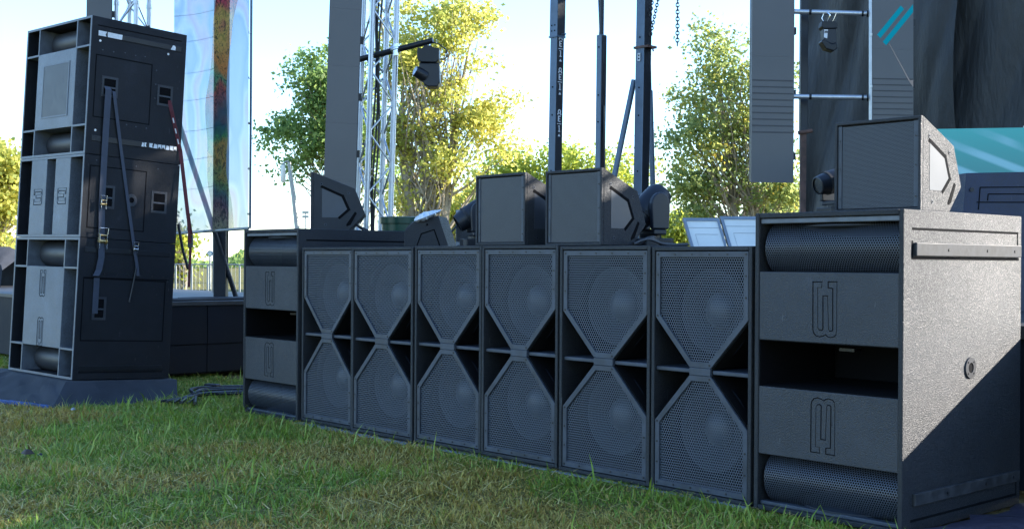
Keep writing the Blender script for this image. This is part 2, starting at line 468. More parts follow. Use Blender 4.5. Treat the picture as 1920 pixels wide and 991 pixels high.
def banner_mat():
    m, nt, out = new_mat('printed mesh banner')
    at = nt.nodes.new('ShaderNodeAttribute'); at.attribute_name = 'guv'
    sp = nt.nodes.new('ShaderNodeSeparateXYZ'); nt.links.new(at.outputs['Vector'], sp.inputs[0])
    u, v = sp.outputs[0], sp.outputs[1]
    cmb = nt.nodes.new('ShaderNodeCombineXYZ')
    nt.links.new(math_n(nt, 'MULTIPLY', u, 2.4), cmb.inputs[0]); nt.links.new(math_n(nt, 'MULTIPLY', v, 1.0), cmb.inputs[1])
    n1 = noise(nt, cmb.outputs[0], 1.25, 1, 0.4)
    cool = ramp(nt, n1, [(0.30, (0.34, 0.42, 0.50)), (0.40, (0.24, 0.33, 0.44)), (0.45, (0.44, 0.49, 0.53)), (0.51, (0.44, 0.34, 0.42)), (0.56, (0.48, 0.42, 0.47)), (0.61, (0.26, 0.38, 0.42)), (0.70, (0.42, 0.46, 0.50))])
    c2 = nt.nodes.new('ShaderNodeCombineXYZ')
    nt.links.new(math_n(nt, 'MULTIPLY', u, 3.2), c2.inputs[0]); nt.links.new(math_n(nt, 'MULTIPLY', v, 1.7), c2.inputs[1])
    nd = nt.nodes.new('ShaderNodeTexNoise'); nd.inputs['Scale'].default_value = 1.5; nd.inputs['Detail'].default_value = 1.5; nd.inputs['Distortion'].default_value = 0.8
    nt.links.new(c2.outputs[0], nd.inputs['Vector'])
    vv = math_n(nt, 'ADD', math_n(nt, 'MULTIPLY_ADD', v, 0.40, -0.52), math_n(nt, 'MULTIPLY_ADD', nd.outputs['Fac'], 0.30, -0.15))
    warm0 = ramp(nt, vv, [(0.0, (0.30, 0.28, 0.20)), (0.09, (0.16, 0.10, 0.13)), (0.16, (0.08, 0.15, 0.17)), (0.24, (0.16, 0.24, 0.10)), (0.30, (0.44, 0.26, 0.08)), (0.36, (0.08, 0.24, 0.10)), (0.44, (0.04, 0.12, 0.16)), (0.54, (0.34, 0.09, 0.07)), (0.60, (0.10, 0.26, 0.14)), (0.66, (0.50, 0.20, 0.06)), (0.80, (0.52, 0.36, 0.10)), (0.88, (0.46, 0.08, 0.10)), (1.0, (0.42, 0.05, 0.09))])
    fine = nt.nodes.new('ShaderNodeTexNoise'); fine.inputs['Scale'].default_value = 7.0; fine.inputs['Detail'].default_value = 3; fine.inputs['Distortion'].default_value = 2.0
    nt.links.new(c2.outputs[0], fine.inputs['Vector'])
    wm = nt.nodes.new('ShaderNodeMixRGB'); wm.blend_type = 'MULTIPLY'; wm.inputs[0].default_value = 0.9
    nt.links.new(warm0, wm.inputs[1]); nt.links.new(ramp(nt, fine.outputs['Fac'], [(0.40, (0.25, 0.3, 0.35)), (0.48, (1, 1, 1)), (0.56, (1.1, 1.0, 0.9)), (0.60, (0.5, 0.6, 0.5))]), wm.inputs[2])
    warm = wm.outputs[0]
    # warm print strip, painted strong where the post behind stops the backlight
    cen = math_n(nt, 'MULTIPLY_ADD', math_n(nt, 'SINE', math_n(nt, 'MULTIPLY', v, 2.1)), 0.05, 0.66)
    dd = math_n(nt, 'ABSOLUTE', math_n(nt, 'SUBTRACT', u, cen))
    wid = math_n(nt, 'MULTIPLY_ADD', n1, 0.24, 0.0)
    msk = math_n(nt, 'LESS_THAN', dd, wid)
    mx = nt.nodes.new('ShaderNodeMixRGB'); nt.links.new(msk, mx.inputs[0]); nt.links.new(cool, mx.inputs[1]); nt.links.new(warm, mx.inputs[2])
    dif = nt.nodes.new('ShaderNodeBsdfDiffuse'); nt.links.new(mx.outputs[0], dif.inputs[0])
    trl = nt.nodes.new('ShaderNodeBsdfTranslucent'); nt.links.new(mx.outputs[0], trl.inputs[0])
    tr = nt.nodes.new('ShaderNodeBsdfTransparent')
    nt.links.new(mx.outputs[0], tr.inputs[0])
    m1 = nt.nodes.new('ShaderNodeMixShader'); m1.inputs[0].default_value = 0.35
    nt.links.new(dif.outputs[0], m1.inputs[1]); nt.links.new(trl.outputs[0], m1.inputs[2])
    tr2 = nt.nodes.new('ShaderNodeBsdfTransparent'); tr2.inputs[0].default_value = (0.93, 0.96, 1, 1)
    m0 = nt.nodes.new('ShaderNodeMixShader'); m0.inputs[0].default_value = 0.5
    nt.links.new(tr.outputs[0], m0.inputs[1]); nt.links.new(tr2.outputs[0], m0.inputs[2])
    m2 = nt.nodes.new('ShaderNodeMixShader'); m2.inputs[0].default_value = 0.42
    nt.links.new(m1.outputs[0], m2.inputs[1]); nt.links.new(m0.outputs[0], m2.inputs[2])
    nt.links.new(m2.outputs[0], out.inputs[0]); return m
M['banner'] = banner_mat()

def leaf_mat(name, stops, trans=0.70):
    m, nt, out = new_mat(name)
    at = nt.nodes.new('ShaderNodeAttribute'); at.attribute_name = 'rnd'
    c = ramp(nt, at.outputs['Fac'], stops)
    b = principled(nt, (0.1, 0.1, 0.1), 0.5, 0, 0.35)
    nt.links.new(c, b.inputs['Base Color'])
    t = nt.nodes.new('ShaderNodeBsdfTranslucent'); nt.links.new(c, t.inputs[0])
    mx = nt.nodes.new('ShaderNodeMixShader'); mx.inputs[0].default_value = trans
    nt.links.new(b.outputs[0], mx.inputs[1]); nt.links.new(t.outputs[0], mx.inputs[2])
    nt.links.new(mx.outputs[0], out.inputs[0]); return m
M['leaf_green'] = leaf_mat('green leaves', [(0.0, (0.139, 0.229, 0.079)), (0.5, (0.236, 0.348, 0.111)), (0.85, (0.348, 0.445, 0.127)), (1.0, (0.500, 0.500, 0.127))])
M['leaf_gold'] = leaf_mat('turning leaves', [(0.0, (0.236, 0.299, 0.072)), (0.35, (0.445, 0.487, 0.118)), (0.7, (0.640, 0.584, 0.135)), (1.0, (0.660, 0.584, 0.127))])
M['leaf_mix'] = leaf_mat('green gold leaves', [(0.0, (0.166, 0.229, 0.095)), (0.45, (0.292, 0.361, 0.127)), (0.78, (0.473, 0.487, 0.127)), (0.93, (0.556, 0.431, 0.072)), (1.0, (0.660, 0.473, 0.064))])
M['leaf_lime'] = leaf_mat('lime leaves', [(0.0, (0.264, 0.348, 0.064)), (0.6, (0.473, 0.514, 0.079)), (1.0, (0.660, 0.584, 0.079))])

def grass_mat():
    m, nt, out = new_mat('grass blades')
    a = nt.nodes.new('ShaderNodeAttribute'); a.attribute_name = 'rnd'
    d = nt.nodes.new('ShaderNodeAttribute'); d.attribute_name = 'dry'
    g = ramp(nt, a.outputs['Fac'], [(0.0, (0.123, 0.217, 0.022)), (0.5, (0.213, 0.337, 0.036)), (0.85, (0.314, 0.413, 0.057)), (1.0, (0.448, 0.468, 0.090))])
    s = ramp(nt, a.outputs['Fac'], [(0.0, (0.302, 0.152, 0.039)), (0.35, (0.482, 0.305, 0.063)), (0.7, (0.627, 0.435, 0.107)), (1.0, (0.700, 0.565, 0.225))])
    mx = nt.nodes.new('ShaderNodeMixRGB'); nt.links.new(d.outputs['Fac'], mx.inputs[0]); nt.links.new(g, mx.inputs[1]); nt.links.new(s, mx.inputs[2])
    b = principled(nt, (0.1, 0.1, 0.1), 0.45, 0, 0.35); nt.links.new(mx.outputs[0], b.inputs['Base Color'])
    t = nt.nodes.new('ShaderNodeBsdfTranslucent'); nt.links.new(mx.outputs[0], t.inputs[0])
    ms = nt.nodes.new('ShaderNodeMixShader'); ms.inputs[0].default_value = 0.3
    nt.links.new(b.outputs[0], ms.inputs[1]); nt.links.new(t.outputs[0], ms.inputs[2]); nt.links.new(ms.outputs[0], out.inputs[0]); return m
M['grass'] = grass_mat()

def lawn_mat():
    m, nt, out = new_mat('lawn')
    co = obj_co(nt)
    n1 = noise(nt, co, 0.9, 6, 0.6); n2 = noise(nt, co, 26, 4, 0.7)
    c1 = ramp(nt, n1, [(0.3, (0.120, 0.130, 0.030)), (0.5, (0.180, 0.160, 0.045)), (0.7, (0.230, 0.180, 0.065))])
    mx = nt.nodes.new('ShaderNodeMixRGB'); mx.blend_type = 'MULTIPLY'; mx.inputs[0].default_value = 0.8
    nt.links.new(c1, mx.inputs[1]); nt.links.new(ramp(nt, n2, [(0.3, (0.35, 0.33, 0.30)), (0.7, (1.25, 1.25, 1.15))]), mx.inputs[2])
    b = principled(nt, (0.1, 0.1, 0.05), 0.9, 0, 0.2); nt.links.new(mx.outputs[0], b.inputs['Base Color'])
    nt.links.new(bump(nt, n2, 0.8, 0.04), b.inputs['Normal'])
    nt.links.new(b.outputs[0], out.inputs[0]); return m
M['lawn'] = lawn_mat()

# ------------------------------------------------------------------ ground
def ground():
    xs = np.concatenate([[-900, -400, -160, -80, -40, -24], np.linspace(-16, 4, 81), [10, 25, 60, 150, 400, 900]])
    ys = np.concatenate([[-300, -100, -40, -15, -6], np.linspace(-3, 12, 61), [16, 24, 40, 80, 160, 400, 900, 1500]])
    X, Y = np.meshgrid(xs, ys, indexing='ij')
    Z = 0.010 * np.sin(X * 1.7 + Y * 0.6) * np.cos(Y * 1.3 - 0.4) + 0.006 * np.sin(X * 4.1 + 1.0) * np.sin(Y * 3.7)
    Z = Z - 0.012
    far = (np.abs(X) > 17) | (Y > 12.5) | (Y < -4)
    Z[far] = 0
    mb = MB(); nx, ny = X.shape
    mb.v = [(float(X[i, j]), float(Y[i, j]), float(Z[i, j])) for i in range(nx) for j in range(ny)]
    mb.f = [(i * ny + j, (i + 1) * ny + j, (i + 1) * ny + j + 1, i * ny + j + 1) for i in range(nx - 1) for j in range(ny - 1)]
    o = mb.build('lawn', M['lawn'], smooth=True)
    return tag(o, kind='structure')
ground()

Y0 = 4.388
def field(x, y, seed):
    r = np.random.default_rng(seed); s = np.zeros_like(x)
    for k in range(9):
        fx, fy = r.normal(0, 1.5 + k * 0.5, 2); s += np.sin(fx * x + fy * y + r.uniform(0, 6.28)) / (1 + 0.22 * k)
    return s / 3.2

def make_grass(name, label, n, x0, x1, y0, y1, hscale, wscale, seed, keep=None):
    r = np.random.default_rng(seed)
    x = r.uniform(x0, x1, n); y = r.uniform(y0, y1, n)
    # tufts: pull a share of blades toward tuft centres
    nt_ = max(10, n // 60); tx = r.uniform(x0, x1, nt_); ty = r.uniform(y0, y1, nt_)
    idx = r.integers(0, nt_, n); pull = r.random(n) < 0.5
    x = np.where(pull, tx[idx] + r.normal(0, 0.035, n), x); y = np.where(pull, ty[idx] + r.normal(0, 0.035, n), y)
    if keep is not None:
        k = keep(x, y); x, y, idx, pull = x[k], y[k], idx[k], pull[k]
    n = len(x)
    dryf = field(x, y, 5) ; lush = field(x, y, 9)
    dry = (r.random(n) < np.clip(1 / (1 + np.exp(-6.5 * (dryf + 0.16 - 0.75 * np.clip(1 - (4.5 - y) / 0.9, 0, 1)))), 0.12, 0.97)).astype(float)
    dry = np.clip(dry * r.uniform(0.6, 1.0, n) + (1 - dry) * r.uniform(0, 0.22, n), 0, 1)
    tuftr = r.random(nt_)[idx]; mat_up = 0.014 * r.random(n) * (dry > 0.5)
    h = (0.012 + 0.018 * r.random(n) + 0.018 * np.clip(lush, -0.6, 1.3) + 0.040 * pull * tuftr ** 3) * hscale
    front = np.clip(1 - (4.2 - y) / 1.1, 0, 1) * (y < 4.3)
    tall = r.random(n) < 0.022 + 0.035 * front; h = np.where(tall & (dry < 0.5), h * 2.0 + 0.03, h)
    straw = r.random(n) < 0.012; dry = np.where(straw, 1.0, dry); h = np.where(straw, r.uniform(0.05, 0.10, n), h); tilt0 = np.where(straw, r.uniform(1.30, 1.52, n), -1)
    near = (y > Y0 - 0.10) & (x > -7.8); h = np.where(near, h * 0.45, h)
    h = np.clip(h, 0.010, 0.14)
    tilt = np.where(dry > 0.5, r.uniform(0.4, 1.5, n), r.uniform(0.25, 1.2, n))
    tilt = np.where(straw, tilt0, tilt); mat_up = np.where(straw, r.uniform(0.012, 0.03, n), mat_up)
    az = r.uniform(0, 2 * np.pi, n); wz = az + r.uniform(0.9, 2.2, n)
    w = r.uniform(0.0016, 0.0038, n) * wscale * np.where(tall, 1.5, 1)
    L = h * r.uniform(1.0, 1.5, n)
    dx, dy = np.cos(az) * np.sin(tilt), np.sin(az) * np.sin(tilt); dz = np.cos(tilt)
    curl = np.where(straw, 0.05, r.uniform(0.1, 0.6, n))
    px, py = np.cos(wz) * w, np.sin(wz) * w
    z0 = 0.010 * np.sin(x * 1.7 + y * 0.6) * np.cos(y * 1.3 - 0.4) + 0.006 * np.sin(x * 4.1 + 1.0) * np.sin(y * 3.7) - 0.014 + mat_up
    V = np.zeros((n, 5, 3), np.float32)
    V[:, 0] = np.stack([x - px, y - py, z0], 1); V[:, 1] = np.stack([x + px, y + py, z0], 1)
    mx_, my_, mz_ = x + dx * L * 0.55, y + dy * L * 0.55, z0 + dz * L * 0.55
    V[:, 2] = np.stack([mx_ + px * 0.75, my_ + py * 0.75, mz_], 1); V[:, 3] = np.stack([mx_ - px * 0.75, my_ - py * 0.75, mz_], 1)
    t2 = tilt + curl
    V[:, 4] = np.stack([mx_ + np.cos(az) * np.sin(t2) * L * 0.45, my_ + np.sin(az) * np.sin(t2) * L * 0.45, np.maximum(mz_ + np.cos(t2) * L * 0.45, z0 + 0.004)], 1)
    me = bpy.data.meshes.new(name)
    me.vertices.add(n * 5); me.vertices.foreach_set('co', V.ravel())
    me.loops.add(n * 7); me.polygons.add(n * 2)
    b = (np.arange(n) * 5)[:, None]
    lv = (b + np.array([0, 1, 2, 3, 3, 2, 4])[None]).astype(np.int32).ravel()
    me.loops.foreach_set('vertex_index', lv)
    ls = ((np.arange(n) * 7)[:, None] + np.array([0, 4])[None]).astype(np.int32).ravel()
    me.polygons.foreach_set('loop_start', ls)
    me.update(calc_edges=True)
    tonef = 0.5 + 0.5 * np.tanh(1.6 * field(x, y, 17) + 0.2)
    rn = np.where(straw, r.uniform(0.8, 1, n), r.random(n) * (0.66 + 0.34 * tonef))
    for nm, arr in (('rnd', rn), ('dry', dry)):
        a = me.attributes.new(nm, 'FLOAT', 'POINT'); a.data.foreach_set('value', np.repeat(arr, 5).astype(np.float32))
    me.materials.append(M['grass'])
    o = bpy.data.objects.new(name, me); COL.objects.link(o)
    return tag(o, label, 'grass', kind='stuff')
def keep_near(x, y):
    row = ((x > -7.76) & (x < -2.56) & (y > Y0 + 0.02)) | ((x > -2.75) & (y > 4.30))
    st = (x < -8.70) & (x > -11.0) & (y > 3.387 + (x + 8.706) * 0.254) & (y < 4.55)
    return ~(row | st)
make_grass('grass', 'short patchy green and straw coloured grass on the near lawn', 470000, -10.9, -2.2, 0.9, 5.6, 1.0, 1.0, 3, keep_near)
make_grass('grass', 'thin grass on the lawn farther left beyond the black riser', 60000, -16, -10.9, 1.5, 5.6, 1.0, 2.2, 4)

# ------------------------------------------------------------------ stage decks
def stage():
    t = thing('stage_deck', 'black plywood stage deck behind the subwoofer row', 'stage', (0, 0, 0))
    m = MB(); m.box(-8.4, 3.0, 5.50, 13.5, 0.73, 0.79); m.build('deck_top', M['deck'], t)
    x = -8.4
    while x < 2.9:
        m = MB(); m.box(x + 0.006, x + 1.214, 5.53, 5.55, 0.03, 0.73); m.build('skirt_panel', M['skirt'], t)
        for yy in (5.7, 9.4, 13.3):
            m = MB(); m.cyl((x + 0.1, yy, 0), (x + 0.1, yy, 0.73), 0.025); m.build('leg', M['steel_dark'], t)
        x += 1.22
    t = thing('side_platform', 'low black side platform with panelled skirt behind the speaker stack', 'platform', (0, 0, 0))
    XS, YS = -10.3, 4.82
    m = MB(); m.box(-19, XS + 0.015, YS - 0.015, 7.4, 0.655, 0.69); m.build('deck_top', M['deck'], t)
    y = YS + 0.02
    while y < 7.3:
        y2 = min(y + 0.62, 7.4)
        m = MB(); m.box(XS - 0.03, XS, y + 0.004, y2 - 0.004, 0.30, 0.652); m.build('skirt_panel', M['skirt'], t)
        m = MB(); m.box(XS - 0.03, XS - 0.006, y + 0.004, y2 - 0.004, 0.04, 0.292); m.build('skirt_panel', M['skirt'], t)
        y = y2
    m = MB(); m.box(-18.9, XS - 0.04, YS + 0.04, 7.3, 0.02, 0.65); m.build('backing_block', M['black'], t)  # added black backing that closes the sunlit gap between skirt panels
    x = XS - 0.03
    while x > -19:
        m = MB(); m.box(x - 1.2, x - 0.006, YS, YS + 0.03, 0.03, 0.652); m.build('skirt_panel', M['skirt'], t)
        x -= 1.21
    m = MB(); m.cyl((XS - 0.1, 7.2, 0), (XS - 0.1, 7.2, 0.655), 0.03); m.build('leg', M['steel_dark'], t)
    # cables lying on its top edge
    for k in range(5):
        yy0 = 5.0 + 0.12 * k
        pts = [(XS - 0.15 - 0.08 * k + 0.05 * math.sin(i * 1.3 + k), yy0 + i * 0.22, 0.69 + 0.012 + 0.006 * (k % 2)) for i in range(10)]
        m = MB(); m.tube(pts, 0.011, 6); o = m.build('cable', M['rubber'], smooth=True)
        tag(o, 'black cable lying along the side platform edge', 'cable', 'cables on the side platform')
stage()

# ------------------------------------------------------------------ double subwoofers
SW, SH, SD = 0.6187, 1.15, 0.78
def ngon_sheet(poly, y, mat, name, parent, scale=1.0, off=(0, 0)):
    m = MB(); m.add([(u, y, v) for u, v in poly], [tuple(range(len(poly)))])
    return m.build(name, mat, parent, guv=[(u * scale + off[0], v * scale + off[1]) for u, v in poly])

def make_double_sub():
    t = thing('double_subwoofer', 'x', 'subwoofer', group='double subwoofers in the row')
    w, h, d, tk = SW - 0.011, SH, SD, 0.019
    m = MB()
    m.box(0, tk, 0, d, 0, h); m.box(w - tk, w, 0, d, 0, h)
    m.box(tk, w - tk, 0, d, h - tk, h); m.box(tk, w - tk, 0, d, 0, tk); m.box(tk, w - tk, d - tk, d, tk, h - tk)
    m.build('cabinet', M['paint'], t, bevel=0.003)
    kn, na, nw = 0.712 * h, 0.516 * h, 0.105 * w
    g = tk + 0.004
    up = [(g, h - g), (w - g, h - g), (w - g, kn), (w / 2 + nw, na), (w / 2 - nw, na), (g, kn)]
    lo = [(x, h - z) for x, z in up]
    for part, poly, zc in (('upper_grille', up, 0.74 * h), ('lower_grille', lo, 0.26 * h)):
        inn = inset(poly, 0.027)
        m = MB(); m.ring(poly, inn, 'y', 0.004, 0.016)
        rim = m.build('grille_frame', M['frame'], t, bevel=0.0015, seg=1)
        sheet = ngon_sheet(inn, 0.013, M['perf'], 'grille_mesh', rim)
        mid = inset(poly, 0.0135)
        m = MB()
        n = len(mid)
        for i in range(n):
            a = Vector(mid[i]); b = Vector(mid[(i + 1) % n]); L = (b - a).length
            k = max(1, round(L / 0.115))
            diag = abs(a.x - b.x) > 0.03 and abs(a.y - b.y) > 0.03
            if diag: continue
            for j in range(k):
                p = a + (b - a) * (j / k)
                m.cyl((p.x, 0.0045, p.y), (p.x, 0.0015, p.y), 0.0048, n=8)
        m.build('screws', M['screw'], rim)['kind'] = 'stuff'
        # woofer behind
        cx = w / 2
        wf = MB()
        wf.lathe([(0.238, 0.10), (0.238, 0.085), (0.224, 0.080), (0.205, 0.094), (0.196, 0.104)], (cx, -0.005, zc), 'y', 36)
        wo = wf.build('woofer', M['basket'], t, smooth=True)
        cn = MB(); cn.lathe([(0.200 - 0.13 * k / 26, 0.100 + 0.066 * k / 26 + (0.0045 if k % 3 == 1 else 0)) for k in range(27)], (cx, -0.005, zc), 'y', 36)
        cn.build('cone', M['cone'], wo, smooth=True)
        cp = MB(); cp.lathe([(0.086, 0.158), (0.080, 0.142), (0.060, 0.124), (0.03, 0.114), (0.0005, 0.111)], (cx, -0.005, zc), 'y', 28)
        cp.build('dust_cap', M['cap'], wo, smooth=True)
        bk = MB(); bk.prism(inset(poly, 0.004), 'y', 0.235, 0.25)
        bk.build('baffle', M['basket'], t)
        # chamber walls along the diagonals (ports run behind them)
        for (a, b) in ((poly[2], poly[3]), (poly[4], poly[5])):
            a = Vector(a); b = Vector(b); dd = (b - a).normalized(); nn = Vector((-dd.y, dd.x)) * 0.006
            m = MB(); ee = dd * 0.004; m.prism([tuple(a - nn - ee), tuple(b - nn), tuple(b + nn), tuple(a + nn - ee)] if (a - Vector((w / 2, h / 2))).length > (b - Vector((w / 2, h / 2))).length else [tuple(a - nn), tuple(b - nn + ee), tuple(b + nn + ee), tuple(a + nn)], 'y', 0.018, 0.5)
            m.build('port_wall', M['black'], t)
    m = MB(); m.box(w / 2 - nw, w / 2 + nw, 0.002, 0.020, h - na + 0.001, na - 0.001); m.build('centre_plate', M['frame'], t, bevel=0.002)
    for x0, x1 in ((tk, w / 2 - nw - 0.002), (w / 2 + nw + 0.002, w - tk)):
        m = MB(); m.box(x0, x1, 0.016, 0.45, h / 2 - 0.0095, h / 2 + 0.0095); m.build('divider', M['frame'], t, bevel=0.004)
    m = MB(); m.box(tk, w - tk, 0.50, 0.515, tk, h - tk); m.build('port_back', M['black'], t)
    return t
xs_edges = [-7.000, -6.401, -5.753, -5.138, -4.525, -3.893]
labels = ['double subwoofer with X-shaped grille next to the left horn cabinet', 'double subwoofer second from the left in the X-grille row',
          'double subwoofer third from the left, behind it a bagged monitor', 'double subwoofer fourth from the left, under the left upright monitor',
          'double subwoofer fifth from the left, under the right upright monitor', 'double subwoofer next to the right horn cabinet, large crisp grille']
proto = make_double_sub()
for i in range(6):
    o = proto if i == 0 else copy_tree(proto)
    o['label'] = labels[i]
    dz = (0.008, 0.006, 0.009, 0.009, 0.002, -0.004)[i]
    o.location = (xs_edges[i], Y0 + (0.012, 0.0, 0.003, -0.002, 0.002, 0.0)[i], dz)
    o.rotation_euler = (0, 0, (0.004, -0.003, 0.002, 0.003, -0.002, 0.0)[i])
    o.scale = ((xs_edges[i + 1] - xs_edges[i] if i < 5 else 0.596) / SW, 1, 1)

# ------------------------------------------------------------------ boards under the row
for x0, x1, yo, lab in ((-7.02, -5.80, 0.030, 'weathered plywood board under the left double subwoofers'), (-5.74, -4.60, 0.018, 'weathered plywood board under the middle double subwoofers'), (-4.55, -3.32, 0.026, 'weathered plywood board under the right double subwoofers')):
    m = MB(); m.box(x0, x1, Y0 - yo, Y0 + 0.7, -0.03, -0.006); o = m.build('plywood_board', M['greycase']); tag(o, lab, 'board', 'boards under the row')

# ------------------------------------------------------------------ horn subwoofers
EMB = [[(.342, 1.0), (.298, 1.0), (.299, .80), (.303, .785), (.315, .773), (.333, .7697), (.350, .774), (.3607, .780), (.372, .772), (.386, .769), (.404, .774), (.412, .782)],
       [(.4148, 1.0015), (.3726, 1.001), (.3727, .976), (.3948, .9736), (.396, .802), (.392, .797), (.381, .796)],
       [(.3696, .9424), (.3475, .942), (.3485, .8027), (.343, .797), (.3297, .799)]]
EMB_FAINT = [[(.412, .782), (.4148, .80), (.4148, 1.0015)], [(.3297, .799), (.323, .806), (.321, .976), (.341, .976), (.342, 1.0)], [(.381, .796), (.3757, .803), (.3696, .9424)]]  # lit groove edges, drawn thinner than the shaded edges in EMB
def emblem(mb, f, wd, y, proud, axis='y'):
    for pl in EMB_FAINT: mb.strip([f(u, v) for u, v in pl], wd * 0.36, y, proud * 0.9, axis)
    for pl in EMB: mb.strip([f(u, v) for u, v in pl], wd, y, proud, axis)
    return mb

def bulge(x0, x1, yc, zc, r, a0, a1, n=24, vert=False):
    # part-cylinder sheet with guv
    m = MB(); uv = []
    for k in range(n + 1):
        a = a0 + (a1 - a0) * k / n
        for x in (x0, x1):
            y = yc - r * math.cos(a); z = zc + r * math.sin(a)
            m.v.append((z, y, x) if vert else (x, y, z)); uv.append((x, r * a))
    m.f = [(2 * k, 2 * k + 1, 2 * k + 3, 2 * k + 2) for k in range(n)]
    return m, uv

def make_horn_sub(name, label, loc):
    w, h, d, tk = 0.722, 1.295, 1.0, 0.022
    t = thing(name, label, 'subwoofer', loc, group='horn subwoofers at the row ends')
    m = MB()
    m.box(0, tk, 0, d, 0, h); m.box(w - tk, w, 0, d, 0, h); m.box(tk, w - tk, 0, d, h - tk, h); m.box(tk, w - tk, 0, d, 0, tk); m.box(tk, w - tk, d - tk, d, tk, h - tk)
    m.build('cabinet', M['paint'], t, bevel=0.004)
    m = MB(); m.box(tk, w - tk, 0.012, 0.06, h - tk - 0.024, h - tk - 0.002); m.build('top_lip', M['edge'], t, bevel=0.004)
    m = MB(); m.box(tk, w - tk, 0.018, 0.06, tk, tk + 0.016); m.build('bottom_lip', M['frame'], t, bevel=0.004)
    for (z0, z1, flip) in ((0.743, 1.040, False), (0.245, 0.540, True)):
        m = MB(); m.box(tk, w - tk, 0.004, 0.60, z0, z1); p = m.build('front_panel', M['panel_paint'], t, bevel=0.003)
        f = (lambda u, v: (u, v)) if not flip else (lambda u, v: (u - 0.006, 1.283 - v))
        m = MB(); emblem(m, f, 0.0040, 0.0042, -0.0014); m.build('emblem', M['groove'], p)
    m = MB(); m.box(tk, w - tk, 0.60, 0.62, tk, h - tk); m.build('inner_back', M['black'], t)
    for z0, z1 in ((0.5405, 0.5435), (0.7395, 0.7425)):
        m = MB(); m.box(tk + 0.001, w - tk - 0.001, 0.010, 0.59, z0, z1); m.build('slot_shade_sheet', M['groove'], t)  # black sheets stand in for the deep shade inside the slot
    for x0, x1 in ((tk + 0.0005, tk + 0.003), (w - tk - 0.003, w - tk - 0.0005)):
        m = MB(); m.box(x0, x1, 0.010, 0.59, 0.5445, 0.7385); m.build('slot_shade_sheet', M['groove'], t)
    m = MB(); m.box(0.30, 0.375, 0.20, 0.25, 0.70, 0.713); m.build('bracket', M['plastic'], t)
    for zc, s in ((1.142, 1), (0.136, -1)):
        m, uv = bulge(0.045, w - tk, 0.134, zc, 0.118, -1.45, 1.45, 26)
        g = m.build('horn_grille', M['perf_horn'], t, smooth=True, guv=uv)
        # end plate of the grille, curved
        m = MB(); pts = [(0.134 - 0.117 * math.cos(a), zc + 0.117 * math.sin(a)) for a in np.linspace(-1.45, 1.45, 20)]
        m.prism(pts, 'x', 0.043, 0.046); m.build('grille_end', M['plastic'], g)
        m = MB(); m.box(tk, w - tk, 0.30, 0.31, zc - 0.10, zc + 0.10); m.build('throat', M['black'], t)
        # the driver mounted flat above or below the throat
        zf = zc + s * 0.098
        m = MB(); m.lathe([(0.0005, -s * 0.050), (0.08, -s * 0.048), (0.20, -s * 0.030), (0.27, -s * 0.006), (0.27, s * 0.002)], (w / 2 + 0.02, 0.285, zf), 'z', 40)
        m.build('driver', M['cone'], t, smooth=True)
    # right side: grooves, skid bars, pole socket
    for ln in ([(0.067, 1.218), (0.960, 1.218), (0.960, 1.166)], [(0.067, 0.050), (0.960, 0.050), (0.960, 0.108)], [(0.064, 1.166), (0.064, 1.100), (0.968, 1.100)]):
        m = MB(); m.strip(ln, 0.010, w - 0.0002, 0.0012, 'x'); m.build('groove', M['groove'], t)
    for z0, z1 in ((1.108, 1.163), (0.108, 0.159)):
        m = MB(); m.box(w - 0.001, w + 0.014, 0.075, 0.974, z0, z1); b = m.build('skid_bar', M['bar'], t, bevel=0.004)
        m = MB()
        for yy in (0.33, 0.66, 0.91): m.cyl((w + 0.0135, yy, (z0 + z1) / 2), (w + 0.0165, yy, (z0 + z1) / 2), 0.006, n=8)
        m.build('bar_screws', M['screw'], b)
    m = MB(); m.lathe([(0.0005, 0.0015), (0.022, 0.0015), (0.022, 0.006), (0.044, 0.006), (0.046, 0.0)], (w, 0.537, 0.638), 'x', 28)
    so = m.build('pole_socket', M['bar'], t)
    m = MB(); m.lathe([(0.0005, 0.003), (0.0215, 0.003)], (w, 0.537, 0.638), 'x', 20); m.build('socket_hole', M['groove'], so)
    m = MB()
    for a in range(4): m.cyl((w + 0.005, 0.537 + 0.034 * math.cos(a * PI / 2 + 0.78), 0.638 + 0.034 * math.sin(a * PI / 2 + 0.78)), (w + 0.0075, 0.537 + 0.034 * math.cos(a * PI / 2 + 0.78), 0.638 + 0.034 * math.sin(a * PI / 2 + 0.78)), 0.004, n=8)
    m.build('socket_screws', M['screw'], so)
    return t
make_horn_sub('horn_subwoofer', 'large horn subwoofer in the right foreground with sunlit side panel', (-3.291, Y0, -0.006))
make_horn_sub('horn_subwoofer', 'horn subwoofer at the far left end of the row', (-7.751, Y0, -0.010))

